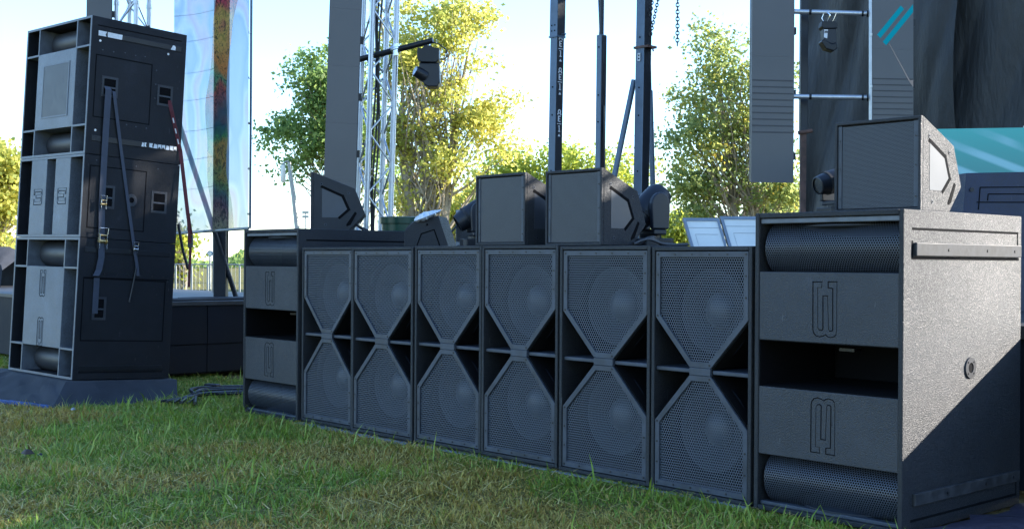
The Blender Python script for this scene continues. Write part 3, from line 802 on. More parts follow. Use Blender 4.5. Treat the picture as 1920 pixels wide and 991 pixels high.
# ------------------------------------------------------------------ upright monitors
WW, WH, WD = 0.412, 0.392, 0.336
WPROF = [(0, 0), (0, 0.392), (0.27, 0.284), (0.336, 0.112), (0.235, 0)]   # (depth, height)
def make_monitor(label, loc=(0, 0, 0), rz=0.0, mat=None, scale=1.0):
    t = thing('stage_monitor', label, 'loudspeaker', loc, rz, 'wedge shaped monitors', mat)
    w = WW
    body = [(y + 0.016 if y == 0 else y, z) for y, z in WPROF]
    m = MB(); m.prism(body, 'x', 0.0, w)
    m.build('cabinet', M['paint'], t, bevel=0.004)
    fr = [(0, 0), (w, 0), (w, 0.392), (0, 0.392)]
    m = MB(); m.ring(fr, inset(fr, 0.014), 'y', 0.0, 0.016); m.build('front_frame', M['paint'], t, bevel=0.003)
    m = MB(); m.box(0.014, w - 0.014, 0.0135, 0.0158, 0.014, 0.378); m.build('foam', M['black'], t)
    gp = [(0.034, 0.018), (w - 0.036, 0.018), (w - 0.036, 0.372), (0.034, 0.372)]
    gr = ngon_sheet(gp, 0.010, M['perf_fine'], 'grille', t)
    for x0, x1 in ((0.016, 0.0335), (w - 0.0355, w - 0.016)):
        m = MB(); m.box(x0, x1, 0.007, 0.012, 0.018, 0.374); rl = m.build('grille_rail', M['frame'], t)
        m = MB()
        for zz in (0.06, 0.19, 0.31): m.cyl(((x0 + x1) / 2, 0.0075, zz), ((x0 + x1) / 2, 0.004, zz), 0.0038, n=8)
        m.build('rail_screws', M['screw'], rl)
    # recessed side window with dark bevel, slot handle, flush screws on both sides
    win = [(0.070, 0.088), (0.070, 0.292), (0.196, 0.232), (0.234, 0.142), (0.178, 0.088)]
    for s, xw in ((1, w), (-1, 0.0)):
        a0, a1 = (xw - 0.0002 * s, xw + 0.0010 * s)
        m = MB(); m.prism(win, 'x', a0, a1); wi = m.build('side_window', M['window'], t)
        m = MB(); m.strip([(0.070, 0.292), (0.196, 0.232), (0.234, 0.142), (0.178, 0.088)], 0.017, xw, 0.0016 * s, 'x'); m.build('window_edge', M['groove'], wi)
        sl = [(0.272, 0.128), (0.284, 0.118), (0.246, 0.040), (0.222, 0.030), (0.218, 0.040)]
        m = MB(); m.prism(sl, 'x', a0, xw + 0.0016 * s); m.build('handle_slot', M['groove'], t)
        m = MB()
        for yy, zz in ((0.066, 0.312), (0.232, 0.252), (0.092, 0.040)):
            m.cyl((xw, yy, zz), (xw + 0.0018 * s, yy, zz), 0.0085, n=12)
        bo = m.build('rigging_points', M['frame'], t)
        m = MB()
        for yy, zz in ((0.066, 0.312), (0.232, 0.252), (0.092, 0.040)):
            m.cyl((xw, yy, zz), (xw + 0.0024 * s, yy, zz), 0.0042, n=10)
        m.build('rigging_holes', M['groove'], bo)
    return t
ZS = 1.162
m1 = make_monitor('upright monitor with light side, on the right horn cabinet', (-2.62 - WW, 4.603, 1.2905))
make_monitor('right one of two upright monitors on the middle subwoofers', (-4.700, 4.45, ZS - 0.006), 0.0)
make_monitor('left one of two upright monitors on the middle subwoofers', (-5.272, 4.45, ZS), 0.0)
# left monitor turned edge-on, standing on the left horn cabinet
pL = onZ(583, 430, 1.288)
pl = P(582, 430, 8.75); 
th = -0.63
mt = Matrix.Translation((pl.x, pl.y, 1.2865)) @ Matrix.Rotation(th, 4, 'Z') @ Matrix.Translation((-WW, 0, 0))
mt = mt @ Matrix.Diagonal((1, 1.16, 1.07, 1))
make_monitor('monitor turned sideways on the left horn cabinet', mat=mt)
# bagged floor monitor behind the third subwoofer
def floor_monitor():
    c = P(758, 462, 7.95); ang = YAW - 0.10
    t = thing('stage_monitor', 'tilted floor monitor with a pale bag on top, behind the third subwoofer', 'loudspeaker', (c.x, c.y, ZS + 0.002), ang, 'wedge shaped monitors')
    prof = [(0.0, 0.0), (0.292, 0.0), (0.222, 0.204), (0.057, 0.160), (0.0, 0.100)]
    m = MB(); m.prism(prof, 'y', 0.0, 0.38); m.build('cabinet', M['paint'], t, bevel=0.004)
    m = MB(); m.add([(0.002, 0.02, 0.108), (0.052, 0.02, 0.161), (0.052, 0.36, 0.161), (0.002, 0.36, 0.108), (-0.002, 0.02, 0.112), (0.048, 0.02, 0.165), (0.048, 0.36, 0.165), (-0.002, 0.36, 0.112)], [(0, 3, 2, 1), (4, 5, 6, 7), (0, 1, 5, 4), (1, 2, 6, 5), (2, 3, 7, 6), (3, 0, 4, 7)]); m.build('grille', M['frame'], t)
    m = MB(); m.strip([(0.085, 0.012), (0.112, 0.085), (0.196, 0.112), (0.232, 0.012)], 0.008, 0.0002, -0.0012, 'y'); m.build('window_edge', M['groove'], t)
    m = MB(); m.cyl((0.15, 0.0, 0.145), (0.15, -0.002, 0.145), 0.007, n=10); m.build('rigging_point', M['groove'], t)
floor_monitor()

# ------------------------------------------------------------------ speaker stack on the left
RS = Matrix.Rotation(0.0845, 4, 'Z') @ Matrix.Rotation(-0.0485, 4, 'X') @ Matrix.Rotation(0.0104, 4, 'Y')
BASE = Vector((-9.00626, 3.66065, 0.16812))
KW, KD = 1.066, 0.815
H1, H2, H3 = 1.0707, 0.6308, 1.0448      # bottom, middle, top
def SP(y, z, x=0.0):                      # a point given in the stack's own axes (x = 0 is its right face)
    return BASE + (RS @ Vector((x, y, z)))
def stack_mat(z): return Matrix.Translation(SP(0, z, -KW)) @ RS

def side_groove(t, rects=(), lines=(), w=0.008):
    for (y0, y1, z0, z1) in rects:
        m = MB(); m.strip([(y0, z0), (y1, z0), (y1, z1), (y0, z1), (y0, z0)], w, KW - 0.0002, 0.0012, 'x'); m.build('groove', M['groove'], t)
    for ln in lines:
        m = MB(); m.strip(ln, w, KW - 0.0002, 0.0013, 'x'); m.build('groove', M['groove'], t)
def side_handle(t, y0, y1, z0, z1):
    o = [(y0 - 0.018, z0 - 0.018), (y1 + 0.018, z0 - 0.018), (y1 + 0.018, z1 + 0.018), (y0 - 0.018, z1 + 0.018)]
    i = [(y0, z0), (y1, z0), (y1, z1), (y0, z1)]
    m = MB(); m.ring(o, i, 'x', KW - 0.001, KW + 0.004); h = m.build('handle', M['panel_paint'], t)
    m = MB(); m.prism(i, 'x', KW - 0.0006, KW + 0.001); m.build('handle_recess', M['groove'], h)
    zm = z0 + (z1 - z0) * 0.46
    m = MB(); m.box(KW, KW + 0.004, y0, y1, zm - 0.006, zm + 0.006); m.build('handle_grip', M['frame'], h)
def side_bolts(t, pts, r=0.008, mat='bolt'):
    m = MB()
    for y, z in pts: m.cyl((KW - 0.001, y, z), (KW + 0.003, y, z), r, n=10)
    m.build('bolts', M[mat], t)['kind'] = 'stuff'
def skid(t, y0, y1, z0, z1):
    m = MB(); m.box(KW - 0.001, KW + 0.006, y0, y1, z0, z1); return m.build('skid_bar', M['plastic'], t, bevel=0.002)

def shell(t, h):
    tk = 0.018; w, d = KW, KD
    m = MB(); m.box(0, tk, 0.004, d, 0, h); m.box(w - tk, w, 0.004, d, 0, h); m.box(tk, w - tk, 0.004, d, h - tk, h); m.box(tk, w - tk, 0.004, d, 0, tk); m.box(tk, w - tk, d - tk, d, tk, h - tk)
    m.build('cabinet', M['paint_fine'], t, bevel=0.003)
    fr = [(0, 0), (w, 0), (w, h), (0, h)]
    m = MB(); m.ring(fr, inset(fr, tk), 'y', 0.0, 0.004); m.build('front_edge', M['edge'], t)
    m = MB(); m.box(tk, w - tk, 0.42, 0.43, tk, h - tk); m.build('inner_back', M['black'], t)

def make_big_cab(label, z, h, screen):
    t = thing('stacked_subwoofer', label, 'subwoofer', mat=stack_mat(z), group='cabinets of the tall stack')
    shell(t, h); w = KW; tk = 0.018; e = 0.0075
    xa, xb = 0.205 * w, 0.79 * w
    za, zb = 0.21 * h, 0.785 * h
    for x in (xa, xb):
        for z0, z1 in ((tk, za - e), (zb + e, h - tk)):
            m = MB(); m.box(x - e, x + e, 0.001, 0.42, z0, z1); m.build('divider', M['edge'], t)
    for z_ in (za, zb):
        for x0, x1 in ((tk, xa + e), (xb - e, w - tk)):
            m = MB(); m.box(x0, x1, 0.0012, 0.42, z_ - e, z_ + e); m.build('divider', M['edge'], t)
    m = MB(); m.box(xa - 0.004, xb + 0.004, 0.002, 0.42, za - e * 0.5, zb + e * 0.5); p = m.build('front_panel', M['stack_panel'], t, bevel=0.003)
    for z0, z1 in ((tk, za - e), (zb + e, h - tk)):
        mm, uv = bulge(xa + 0.03, xb - e, 0.19, (z0 + z1) / 2, (z1 - z0) * 0.50, -1.45, 1.45, 22)
        mm.build('curved_grille', M['drive'], t, smooth=True)
    for x0, x1 in ((tk, xa - 0.004), (xb + 0.004, w - tk)):
        mm, uv = bulge(za + e, zb - e, 0.16, (x0 + x1) / 2, (x1 - x0) * 0.36, -1.5, 1.5, 22, vert=True)
        mm.build('curved_grille', M['drive'], t, smooth=True)
    if screen:
        x0, x1, z0, z1 = w * 0.30, w * 0.705, h * 0.292, h * 0.70
        m = MB(); o = [(x0, z0), (x1, z0), (x1, z1), (x0, z1)]; m.ring(o, inset(o, 0.012), 'y', -0.002, 0.004); r = m.build('inset_frame', M['edge'], p)
        m = MB(); m.prism(inset(o, 0.012), 'y', -0.0006, 0.003); m.build('inset_grille', M['drive'], p)
    else:
        m = MB()
        emblem(m, lambda u, v: (w * 0.475 + (u - 0.356) * 0.80, 0.607 + (v - 0.770) * 0.88), 0.005, 0.0022, -0.0016)
        m.build('emblem', M['groove'], p); m = MB()
        emblem(m, lambda u, v: (w * 0.475 + (u - 0.356) * 0.80, 0.442 - (v - 0.770) * 0.95), 0.005, 0.0022, -0.0016)
        m.build('emblem', M['groove'], p)
    return t

cab1 = make_big_cab('bottom cabinet of the tall stack, resting on the black riser', 0.0, H1 - 0.003, False)
side_groove(cab1, [(0.05, 0.74, 0.295, 0.765)], [[(0.05, 0.77), (0.765, 0.777)], [(0.05, 0.055), (0.75, 0.055)]])
skid(cab1, 0.044, 0.771, 0.962, 1.0); skid(cab1, 0.05, 0.75, 0.07, 0.105)
side_handle(cab1, 0.15, 0.225, 0.470, 0.610)
side_bolts(cab1, [(0.12 + 0.1 * k, 0.80) for k in range(7)], 0.005, 'screw')

cab2 = thing('stacked_subwoofer', 'middle cabinet of the tall stack, horn subwoofer laid on its side', 'subwoofer', mat=stack_mat(H1), group='cabinets of the tall stack')
shell(cab2, H2 - 0.003)
h = H2 - 0.003
for x0, x1, flip in ((0.195 * KW, 0.44 * KW, 0), (0.574 * KW, 0.80 * KW, 1)):
    m = MB(); m.box(x0, x1, 0.002, 0.42, 0.018, h - 0.018); p = m.build('front_panel', M['stack_panel'], cab2, bevel=0.003)
    xm = (x0 + x1) / 2 + 0.005
    m = MB()
    sg = -1 if flip else 1
    emblem(m, lambda u, v: (xm - sg * (v - 0.885) * 0.60, 0.315 + (u - 0.356) * 1.05), 0.005, 0.0022, -0.0016); m.build('emblem', M['groove'], p)
for x0, x1 in ((0.018, 0.195 * KW), (0.80 * KW, KW - 0.018)):
    mm, uv = bulge(0.02, h - 0.02, 0.15, (x0 + x1) / 2 + 0.01, (x1 - x0) * 0.34, -1.5, 1.5, 22, vert=True)
    mm.build('curved_grille', M['drive'], cab2, smooth=True)
z2 = H1
side_groove(cab2, [(0.052, 0.522, 1.148 - z2, 1.616 - z2)])
side_handle(cab2, 0.175, 0.245, 1.32 - z2, 1.46 - z2); side_handle(cab2, 0.595, 0.695, 1.32 - z2, 1.455 - z2)
m = MB(); m.lathe([(0.0005, 0.003), (0.022, 0.003), (0.022, 0.006), (0.046, 0.006), (0.048, 0)], (KW, 0.406, 1.383 - z2), 'x', 24); so = m.build('pole_socket', M['panel_paint'], cab2)
m = MB(); m.lathe([(0.0005, 0.004), (0.0215, 0.004)], (KW, 0.406, 1.383 - z2), 'x', 20); m.build('socket_hole', M['groove'], so)
side_bolts(cab2, [(0.43, 1.62 - z2 + 0.03), (0.10, 1.66 - z2), (0.62, 1.65 - z2)], 0.005, 'frame')

z3 = H1 + H2
cab3 = make_big_cab('top cabinet of the tall stack with white tape strips on its side', z3, H3, True)
side_groove(cab3, [(0.051, 0.52, 1.987 - z3, 2.457 - z3)], [[(0.054, 2.680 - z3), (0.765, 2.687 - z3)]])
skid(cab3, 0.053, 0.766, 2.600 - z3, 2.640 - z3); skid(cab3, 0.046, 0.779, 1.803 - z3, 1.845 - z3)
side_handle(cab3, 0.125, 0.222, 2.168 - z3, 2.288 - z3); side_handle(cab3, 0.595, 0.695, 2.168 - z3, 2.295 - z3)
side_bolts(cab3, [(0.075, 2.565 - z3), (0.655, 2.565 - z3), (0.075, 1.885 - z3), (0.30, 2.628 - z3)], 0.009)
side_bolts(cab3, [(0.10, 2.50 - z3), (0.19, 2.50 - z3), (0.285, 2.51 - z3), (0.375, 2.505 - z3), (0.455, 2.51 - z3), (0.56, 2.42 - z3), (0.56, 2.31 - z3), (0.56, 2.20 - z3), (0.33, 1.96 - z3), (0.41, 1.955 - z3), (0.50, 1.955 - z3)], 0.005, 'frame')
for poly in ([(0.056, 2.602), (0.120, 2.602), (0.112, 2.618), (0.124, 2.640), (0.056, 2.640)], [(0.132, 2.602), (0.250, 2.602), (0.252, 2.640), (0.130, 2.640)],
             [(0.672, 2.604), (0.712, 2.604), (0.716, 2.626), (0.706, 2.640), (0.690, 2.640)]):
    m = MB(); m.prism([(y, z - z3) for y, z in poly], 'x', KW + 0.0055, KW + 0.0072); m.build('tape', M['tape'], cab3)
# worn remains of a taped name on the lower bar
for y0, y1, kind in ((0.462, 0.482, 0), (0.488, 0.505, 1), (0.530, 0.560, 1), (0.566, 0.600, 0), (0.606, 0.634, 2), (0.640, 0.668, 2), (0.674, 0.705, 0), (0.712, 0.742, 1), (0.746, 0.770, 2)):
    zA, zB = 1.808 - z3, 1.842 - z3; zm = (zA + zB) / 2
    poly = {0: [(y0, zA), (y1, zA), (y1, zB - 0.006), (y0 + 0.008, zB)], 1: [(y0, zA + 0.004), (y1, zA), (y1 - 0.005, zm), (y1, zB), (y0, zB)], 2: [(y0, zA), (y0 + 0.012, zm), (y1, zA), (y1, zB), (y0, zB - 0.003)]}[kind]
    m = MB(); m.prism(poly, 'x', KW + 0.0055, KW + 0.0070); m.build('tape', M['tape'], cab3)
m = MB(); m.prism([(0.05, 1.806 - z3), (0.12, 1.806 - z3), (0.12, 1.842 - z3), (0.05, 1.842 - z3)], 'x', KW + 0.0055, KW + 0.0068); m.build('tape', M['bar'], cab3)

# straps
sideY = RS.to_3x3() @ Vector((0, 1, 0))
def strap(name, label, pts, width, mat, th=0.003):
    m = MB(); m.ribbon([SP(y, z, x) for y, z, x in pts], sideY, width, th)
    t = thing(name, label, 'strap', loc=(0, 0, 0))
    m.build('webbing', M[mat], t, smooth=False)
    return t
s1 = strap('ratchet_strap', 'wide grey ratchet strap with brass buckle down the stack side', [(0.150, 2.225, 0.006), (0.149, 2.20, 0.03), (0.150, 1.9, 0.022), (0.153, 1.6, 0.016), (0.155, 1.34, 0.014), (0.160, 1.2, 0.018), (0.165, 1.06, 0.020), (0.168, 0.93, 0.030), (0.150, 0.83, 0.034), (0.128, 0.795, 0.045), (0.118, 0.785, 0.05)], 0.050, 'strap', 0.004)
m = MB(); m.ribbon([SP(0.15, 0.77, 0.010), SP(0.15, 0.60, 0.010), SP(0.152, 0.50, 0.006)], sideY, 0.046, 0.003); m.build('webbing', M['strap'], s1)
def ratchet(t, y, z, sc, mat='brass'):
    m = MB()
    c = SP(y, z, 0.035); ex = RS.to_3x3() @ Vector((1, 0, 0)); ez = RS.to_3x3() @ Vector((0, 0, 1))
    for s in (-1, 1): m.obox(c + sideY * (0.030 * s * sc), ex, sideY, ez, 0.018 * sc, 0.002 * sc, 0.055 * sc)
    m.build('ratchet_frame', M['chrome'], t)
    m = MB(); m.cyl(c - sideY * 0.034 * sc, c + sideY * 0.034 * sc, 0.013 * sc, n=12); m.cyl(c - sideY * 0.034 * sc + ez * 0.045 * sc, c + sideY * 0.034 * sc + ez * 0.045 * sc, 0.007 * sc)
    for s in (-1, 1): m.cyl(c + sideY * 0.026 * s * sc, c + sideY * 0.031 * s * sc, 0.024 * sc, n=14)
    m.build('ratchet_drum', M[mat], t, smooth=True)
    m = MB(); m.tube([c + sideY * 0.034 * sc - ez * 0.01 * sc, c + sideY * 0.036 * sc + ez * 0.10 * sc + ex * 0.02 * sc, c - sideY * 0.036 * sc + ez * 0.10 * sc + ex * 0.02 * sc, c - sideY * 0.034 * sc - ez * 0.01 * sc], 0.004 * sc, 6)
    m.build('ratchet_lever', M['chrome'], t)
ratchet(s1, 0.166, 1.050, 1.0); ratchet(s1, 0.156, 1.330, 0.65, 'brass')
s2 = strap('ratchet_strap', 'thin grey strap slanting down the stack side to a small buckle', [(0.205, 2.20, 0.006), (0.206, 2.16, 0.022), (0.28, 1.8, 0.016), (0.36, 1.42, 0.014), (0.446, 1.00, 0.018), (0.470, 0.90, 0.020), (0.486, 0.80, 0.022)], 0.026, 'strap')
ratchet(s2, 0.447, 1.005, 0.55, 'chrome')
m = MB(); m.tube([SP(0.470, 0.86, 0.02), SP(0.445, 0.70, 0.02), SP(0.428, 0.597, 0.018)], 0.007, 6); m.build('loose_end', M['rubber'], s2)
s3 = thing('ratchet_strap', 'dark red strap from the rear handle hanging behind the stack', 'strap')
A = SP(0.684, 2.20, 0.006); B = SP(0.70, 2.12, 0.02); Cc = SP(0.805, 1.81, 0.012); Dd = P(352, 400, 9.75); Ee = P(358, 440, 9.8)
m = MB(); m.ribbon([A, B, Cc, Cc.lerp(Dd, 0.5), Dd, Ee], Vector((rgt.x, rgt.y, rgt.z)), 0.030, 0.004); m.build('webbing', M['strap_red'], s3)
m = MB(); m.ribbon([Dd, P(357, 470, 9.8), P(354, 538, 9.8)], rgt, 0.022, 0.004); m.build('loose_end', M['strap_red'], s3)
m = MB(); m.obox(P(357, 452, 9.8), rgt, fwd, upv, 0.020, 0.012, 0.05); m.build('buckle', M['steel_dark'], s3)
for k in range(3):
    q = B.lerp(Cc, 0.18 + 0.26 * k) + Vector((0.004, -0.004, 0)); m = MB(); m.ribbon([q, q + (Cc - B) * 0.12], rgt, 0.008, 0.008); m.build('printed_mark', M['tape'], s3)
s4 = thing('tie_line', 'thin dark line from the stack back to the platform', 'rope')
m = MB(); m.tube([P(334, 420, 10.1), P(343, 470, 10.1), P(353, 505, 10.1)], 0.012, 6); m.build('line', M['steel_dark'], s4)

# riser under the stack
def riser():
    t = thing('stack_riser', 'low riser under black carpet with a blue edge, below the tall stack', 'riser')
    top = [SP(-0.07, -0.006, 0.05), SP(0.86, -0.006, 0.05), SP(0.86, -0.006, -1.25), SP(-0.07, -0.006, -1.25)]
    g0 = onZ(95, 766, 0); g1 = onZ(322, 748, 0); gl = g0 + (onZ(0, 755, 0) - g0).normalized() * 1.9
    bot = [Vector((g0.x, g0.y, -0.02)), Vector((g1.x, g1.y + 0.05, -0.02)), SP(0.9, 0, -1.35), Vector((gl.x, gl.y, -0.02))]
    bot[2].z = -0.02
    # subdivided draped faces
    m = MB()
    def face(a, b, c, d, nu, nv, wob):
        n0 = len(m.v); rr = random.Random(nu * 31 + nv)
        for i in range(nu + 1):
            for j in range(nv + 1):
                u, v = i / nu, j / nv
                p = (a.lerp(b, u)).lerp(d.lerp(c, u), v)
                edge = min(u, 1 - u, v, 1 - v)
                p = p + Vector((rr.gauss(0, wob), rr.gauss(0, wob), rr.gauss(0, wob))) * (0 if edge == 0 else 1)
                m.v.append(tuple(p))
        for i in range(nu):
            for j in range(nv):
                q = n0 + i * (nv + 1) + j; m.f.append((q, q + nv + 1, q + nv + 2, q + 1))
    face(top[0], top[1], top[2], top[3], 6, 6, 0.0)
    face(top[3], top[0], bot[0], bot[3], 22, 6, 0.013)
    face(top[0], top[1], bot[1], bot[0], 16, 5, 0.007)
    face(top[1], top[2], bot[2], bot[1], 6, 3, 0.003)
    face(top[2], top[3], bot[3], bot[2], 6, 3, 0.003)
    m.build('carpet', M['carpet'], t, smooth=True)
    m = MB(); dn = (bot[3] - bot[0]).normalized(); out = Vector((0.1, -0.99, 0))
    for k in range(12):
        a = bot[0].lerp(bot[3], k / 12); b = bot[0].lerp(bot[3], (k + 1) / 12); a.z = b.z = 0.012
        m.obox((a + b) / 2 + out * 0.012, b - a, out, (0, 0, 1), (b - a).length / 2, 0.010, 0.016 + 0.004 * math.sin(k))
    m.build('blue_edge', M['blue'], t)
riser()

# ------------------------------------------------------------------ banner, post and brace on the left
def banner():
    t = thing('mesh_banner', 'tall translucent printed banner with blue pink and orange artwork', 'banner')
    a, b = P(322, 438, 11.75), P(466, 428, 11.35)
    top = 5.4; nu, nv = 24, 40
    m = MB(); uv = []
    for i in range(nu + 1):
        for j in range(nv + 1):
            u, v = i / nu, j / nv
            p = a.lerp(b, u); zz = p.z + (top - p.z) * v
            off = 0.030 * math.sin(u * 9 + v * 2) + 0.014 * math.sin(u * 23 + v * 1.3) + 0.008 * math.sin(v * 17 + u * 5)
            m.v.append((p.x + off * fwd.x, p.y + off * fwd.y, zz)); uv.append((u, zz))
    m.f = [(i * (nv + 1) + j, (i + 1) * (nv + 1) + j, (i + 1) * (nv + 1) + j + 1, i * (nv + 1) + j + 1) for i in range(nu) for j in range(nv)]
    m.build('sheet', M['banner'], t, smooth=True, guv=uv)
    m = MB(); m.cyl(b + Vector((0.01, 0.01, 0)), Vector((b.x + 0.01, b.y + 0.01, top)), 0.012); m.build('hem_pole', M['steel'], t)
    m = MB(); m.cyl(a, b, 0.014); m.build('bottom_hem', M['galv'], t)
    for k in range(9):
        z = 1.75 + 0.28 * k + 0.02 * math.sin(k * 3)
        pts = [a.lerp(b, u / 6) + fwd * 0.04 for u in range(5)]
        pts = [Vector((q.x, q.y, z + 0.010 * i - 0.02 * math.sin(i * 0.8))) for i, q in enumerate(pts)]
        m = MB(); m.tube(pts, 0.0022, 4); m.build('stay_wire', M['steel_dark'], t)
    for k in range(8):
        z = 1.5 + 0.42 * k; m = MB(); m.cyl((b.x, b.y, z), (b.x - 0.02 * fwd.x, b.y - 0.02 * fwd.y, z), 0.010, n=8); m.build('grommet', M['chrome'], t)
    c = P(414, 557, 12.4)
    t2 = thing('banner_post', 'dark square post behind the printed banner', 'post', (c.x, c.y, 0.69), YAW)
    m = MB(); m.box(-0.062, 0.062, -0.062, 0.062, 0.012, 5.6); m.build('post', M['steel_dark'], t2, bevel=0.006)
    m = MB(); m.box(-0.11, 0.11, -0.11, 0.11, 0.0, 0.012); m.build('foot_plate', M['steel_dark'], t2)
    m = MB(); m.box(-0.074, -0.064, -0.05, 0.02, 0.05, 5.4); m.build('edge_channel', M['galv'], t2)
    pts = [Vector((0.07, -0.02 + 0.012 * math.sin(i * 1.1), 0.25 + 0.16 * i)) for i in range(32)]
    m = MB(); m.tube(pts, 0.006, 5); m.build('tied_cable', M['rubber'], t2)
    b0, b1 = P(337, 235, 12.1), P(402, 433, 12.3)
    ex = (b1 - b0).normalized()
    foot = b1 + ex * ((0.70 - b1.z) / ex.z)
    t3 = thing('diagonal_brace', 'dark diagonal brace tube behind the printed banner', 'brace')
    m = MB(); m.cyl(b0 - ex * 1.0, foot, 0.026); m.build('tube', M['steel_dark'], t3, smooth=True)
    m = MB(); m.cyl(foot, foot + Vector((0, 0, -0.008)), 0.06); m.build('foot_plate', M['steel_dark'], t3)
banner()

# ------------------------------------------------------------------ led columns and truss towers
def led_column(label, bot_px, top_px, depth, width, z_bot, z_top, yaw, lit=None):
    a = P(*bot_px, depth); b = P(*top_px, depth)
    ax = (b - a).normalized(); c = a + ax * ((z_bot - a.z) / ax.z)
    up = ax; right = Vector((math.cos(yaw), math.sin(yaw), 0)); right = (right - up * right.dot(up)).normalized(); back = up.cross(right)
    mat = Matrix(((right.x, back.x, up.x, c.x), (right.y, back.y, up.y, c.y), (right.z, back.z, up.z, c.z), (0, 0, 0, 1)))
    t = thing('led_column', label, 'led panel', mat=mat, group='narrow led columns')
    L = (z_top - z_bot) / up.z
    n = max(1, round(L / 0.5)); hh = L / n
    for k in range(n):
        m = MB(); m.box(-width / 2, width / 2, 0.0, 0.012, k * hh + 0.0004, (k + 1) * hh - 0.0004); tile = m.build('led_tile', M['led'], t)
    m = MB(); m.box(-width / 2 + 0.004, width / 2 - 0.004, 0.014, 0.075, 0.004, L); m.build('housing', M['plastic'], t, bevel=0.004)
    m = MB(); m.box(width / 2 - 0.002, width / 2 + 0.006, 0.013, 0.060, 0, L); m.build('edge_strip', M['steel_dark'], t)
    for k in range(n):
        m = MB(); m.box(width / 2 + 0.006, width / 2 + 0.03, 0.03, 0.07, k * hh + 0.2, k * hh + 0.26); m.build('latch', M['plastic'], t)
    return t, L
def truss(name, label, bot_px, top_px, depth, z_bot, z_top, half, theta):
    a = P(*bot_px, depth); b = P(*top_px, depth); ax = (b - a).normalized()
    c = a + ax * ((z_bot - a.z) / ax.z); L = (z_top - z_bot) / ax.z
    t = thing(name, label, 'truss', loc=(c.x, c.y, c.z))
    right = (rgt0 - ax * rgt0.dot(ax)).normalized(); back = ax.cross(right)
    ch = []
    for k in range(4):
        an = theta + k * PI / 2; o = right * (half * math.cos(an)) + back * (half * math.sin(an)); ch.append(o)
        m = MB(); m.cyl(o + ax * 0.012, o + ax * L, 0.0245, n=14); m.build('chord', M['alu'], t, smooth=True)
    step = 0.27; n = int(L / step)
    for k in range(4):
        o0, o1 = ch[k], ch[(k + 1) % 4]
        for i in range(n):
            z0, z1 = i * step + 0.05, (i + 1) * step + 0.05
            p, q = (o0, o1) if (i + k) % 2 == 0 else (o1, o0)
            m = MB(); m.cyl(p + ax * z0, q + ax * z1, 0.0085, n=8, cap=False); m.build('lattice_bar', M['alu'], t, smooth=True)
    m = MB(); m.obox(ax * 0.006, right, back, ax, half + 0.04, half + 0.04, 0.006); m.build('base_plate', M['alu'], t)
    for i in (1, 3):
        for o in ch:
            m = MB(); m.cyl(o + ax * (i * 1.0 - 0.02), o + ax * (i * 1.0 + 0.02), 0.030, n=14); m.build('joint_sleeve', M['alu'], t, smooth=True)
    return t, c, ax, right, back, ch
led_column('narrow grey led column beside the aluminium truss tower', (637, 335), (648, 0), 10.2, 0.262, 0.79, 4.6, YAW + 0.16)
tr, tc, tax, trt, tbk, tch = truss('truss_tower', 'aluminium truss tower behind the left monitor', (700, 430), (713, 0), 10.8, 0.79, 4.7, 0.160, -0.30)
# cables running up inside the truss
for k in range(3):
    pts = [tc + tax * (0.25 * i + 0.1) + trt * (0.012 * math.sin(i * 1.1 + k) + 0.02 * k - 0.03) + tbk * 0.02 for i in range(15)]
    m = MB(); m.tube(pts, 0.009, 6); o = m.build('truss_cable', M['rubber'], smooth=True)
    tag(o, '%s of three black cables running up inside the truss tower' % ('leftmost', 'middle', 'rightmost')[k], 'cable', 'cables in the truss tower')
for k, z in enumerate((1.55, 2.35, 3.05)):
    m = MB(); m.cyl(tc + tax * z - trt * 0.16, tc + tax * z - trt * 0.33 - tbk * 0.05, 0.018); m.obox(tc + tax * z - trt * 0.26, trt, tbk, tax, 0.03, 0.05, 0.06)
    o = m.build('truss_clamp', M['plastic'], tr)
# second tower behind the stack
truss('truss_tower', 'aluminium truss top showing above the tall speaker stack', (243, 557), (249, 0), 12.6, 0.69, 4.9, 0.165, 0.5)
led_column('led column top showing above the left end of the stack', (180, 557), (186, 0), 12.3, 0.24, 0.69, 4.9, YAW + 0.3)

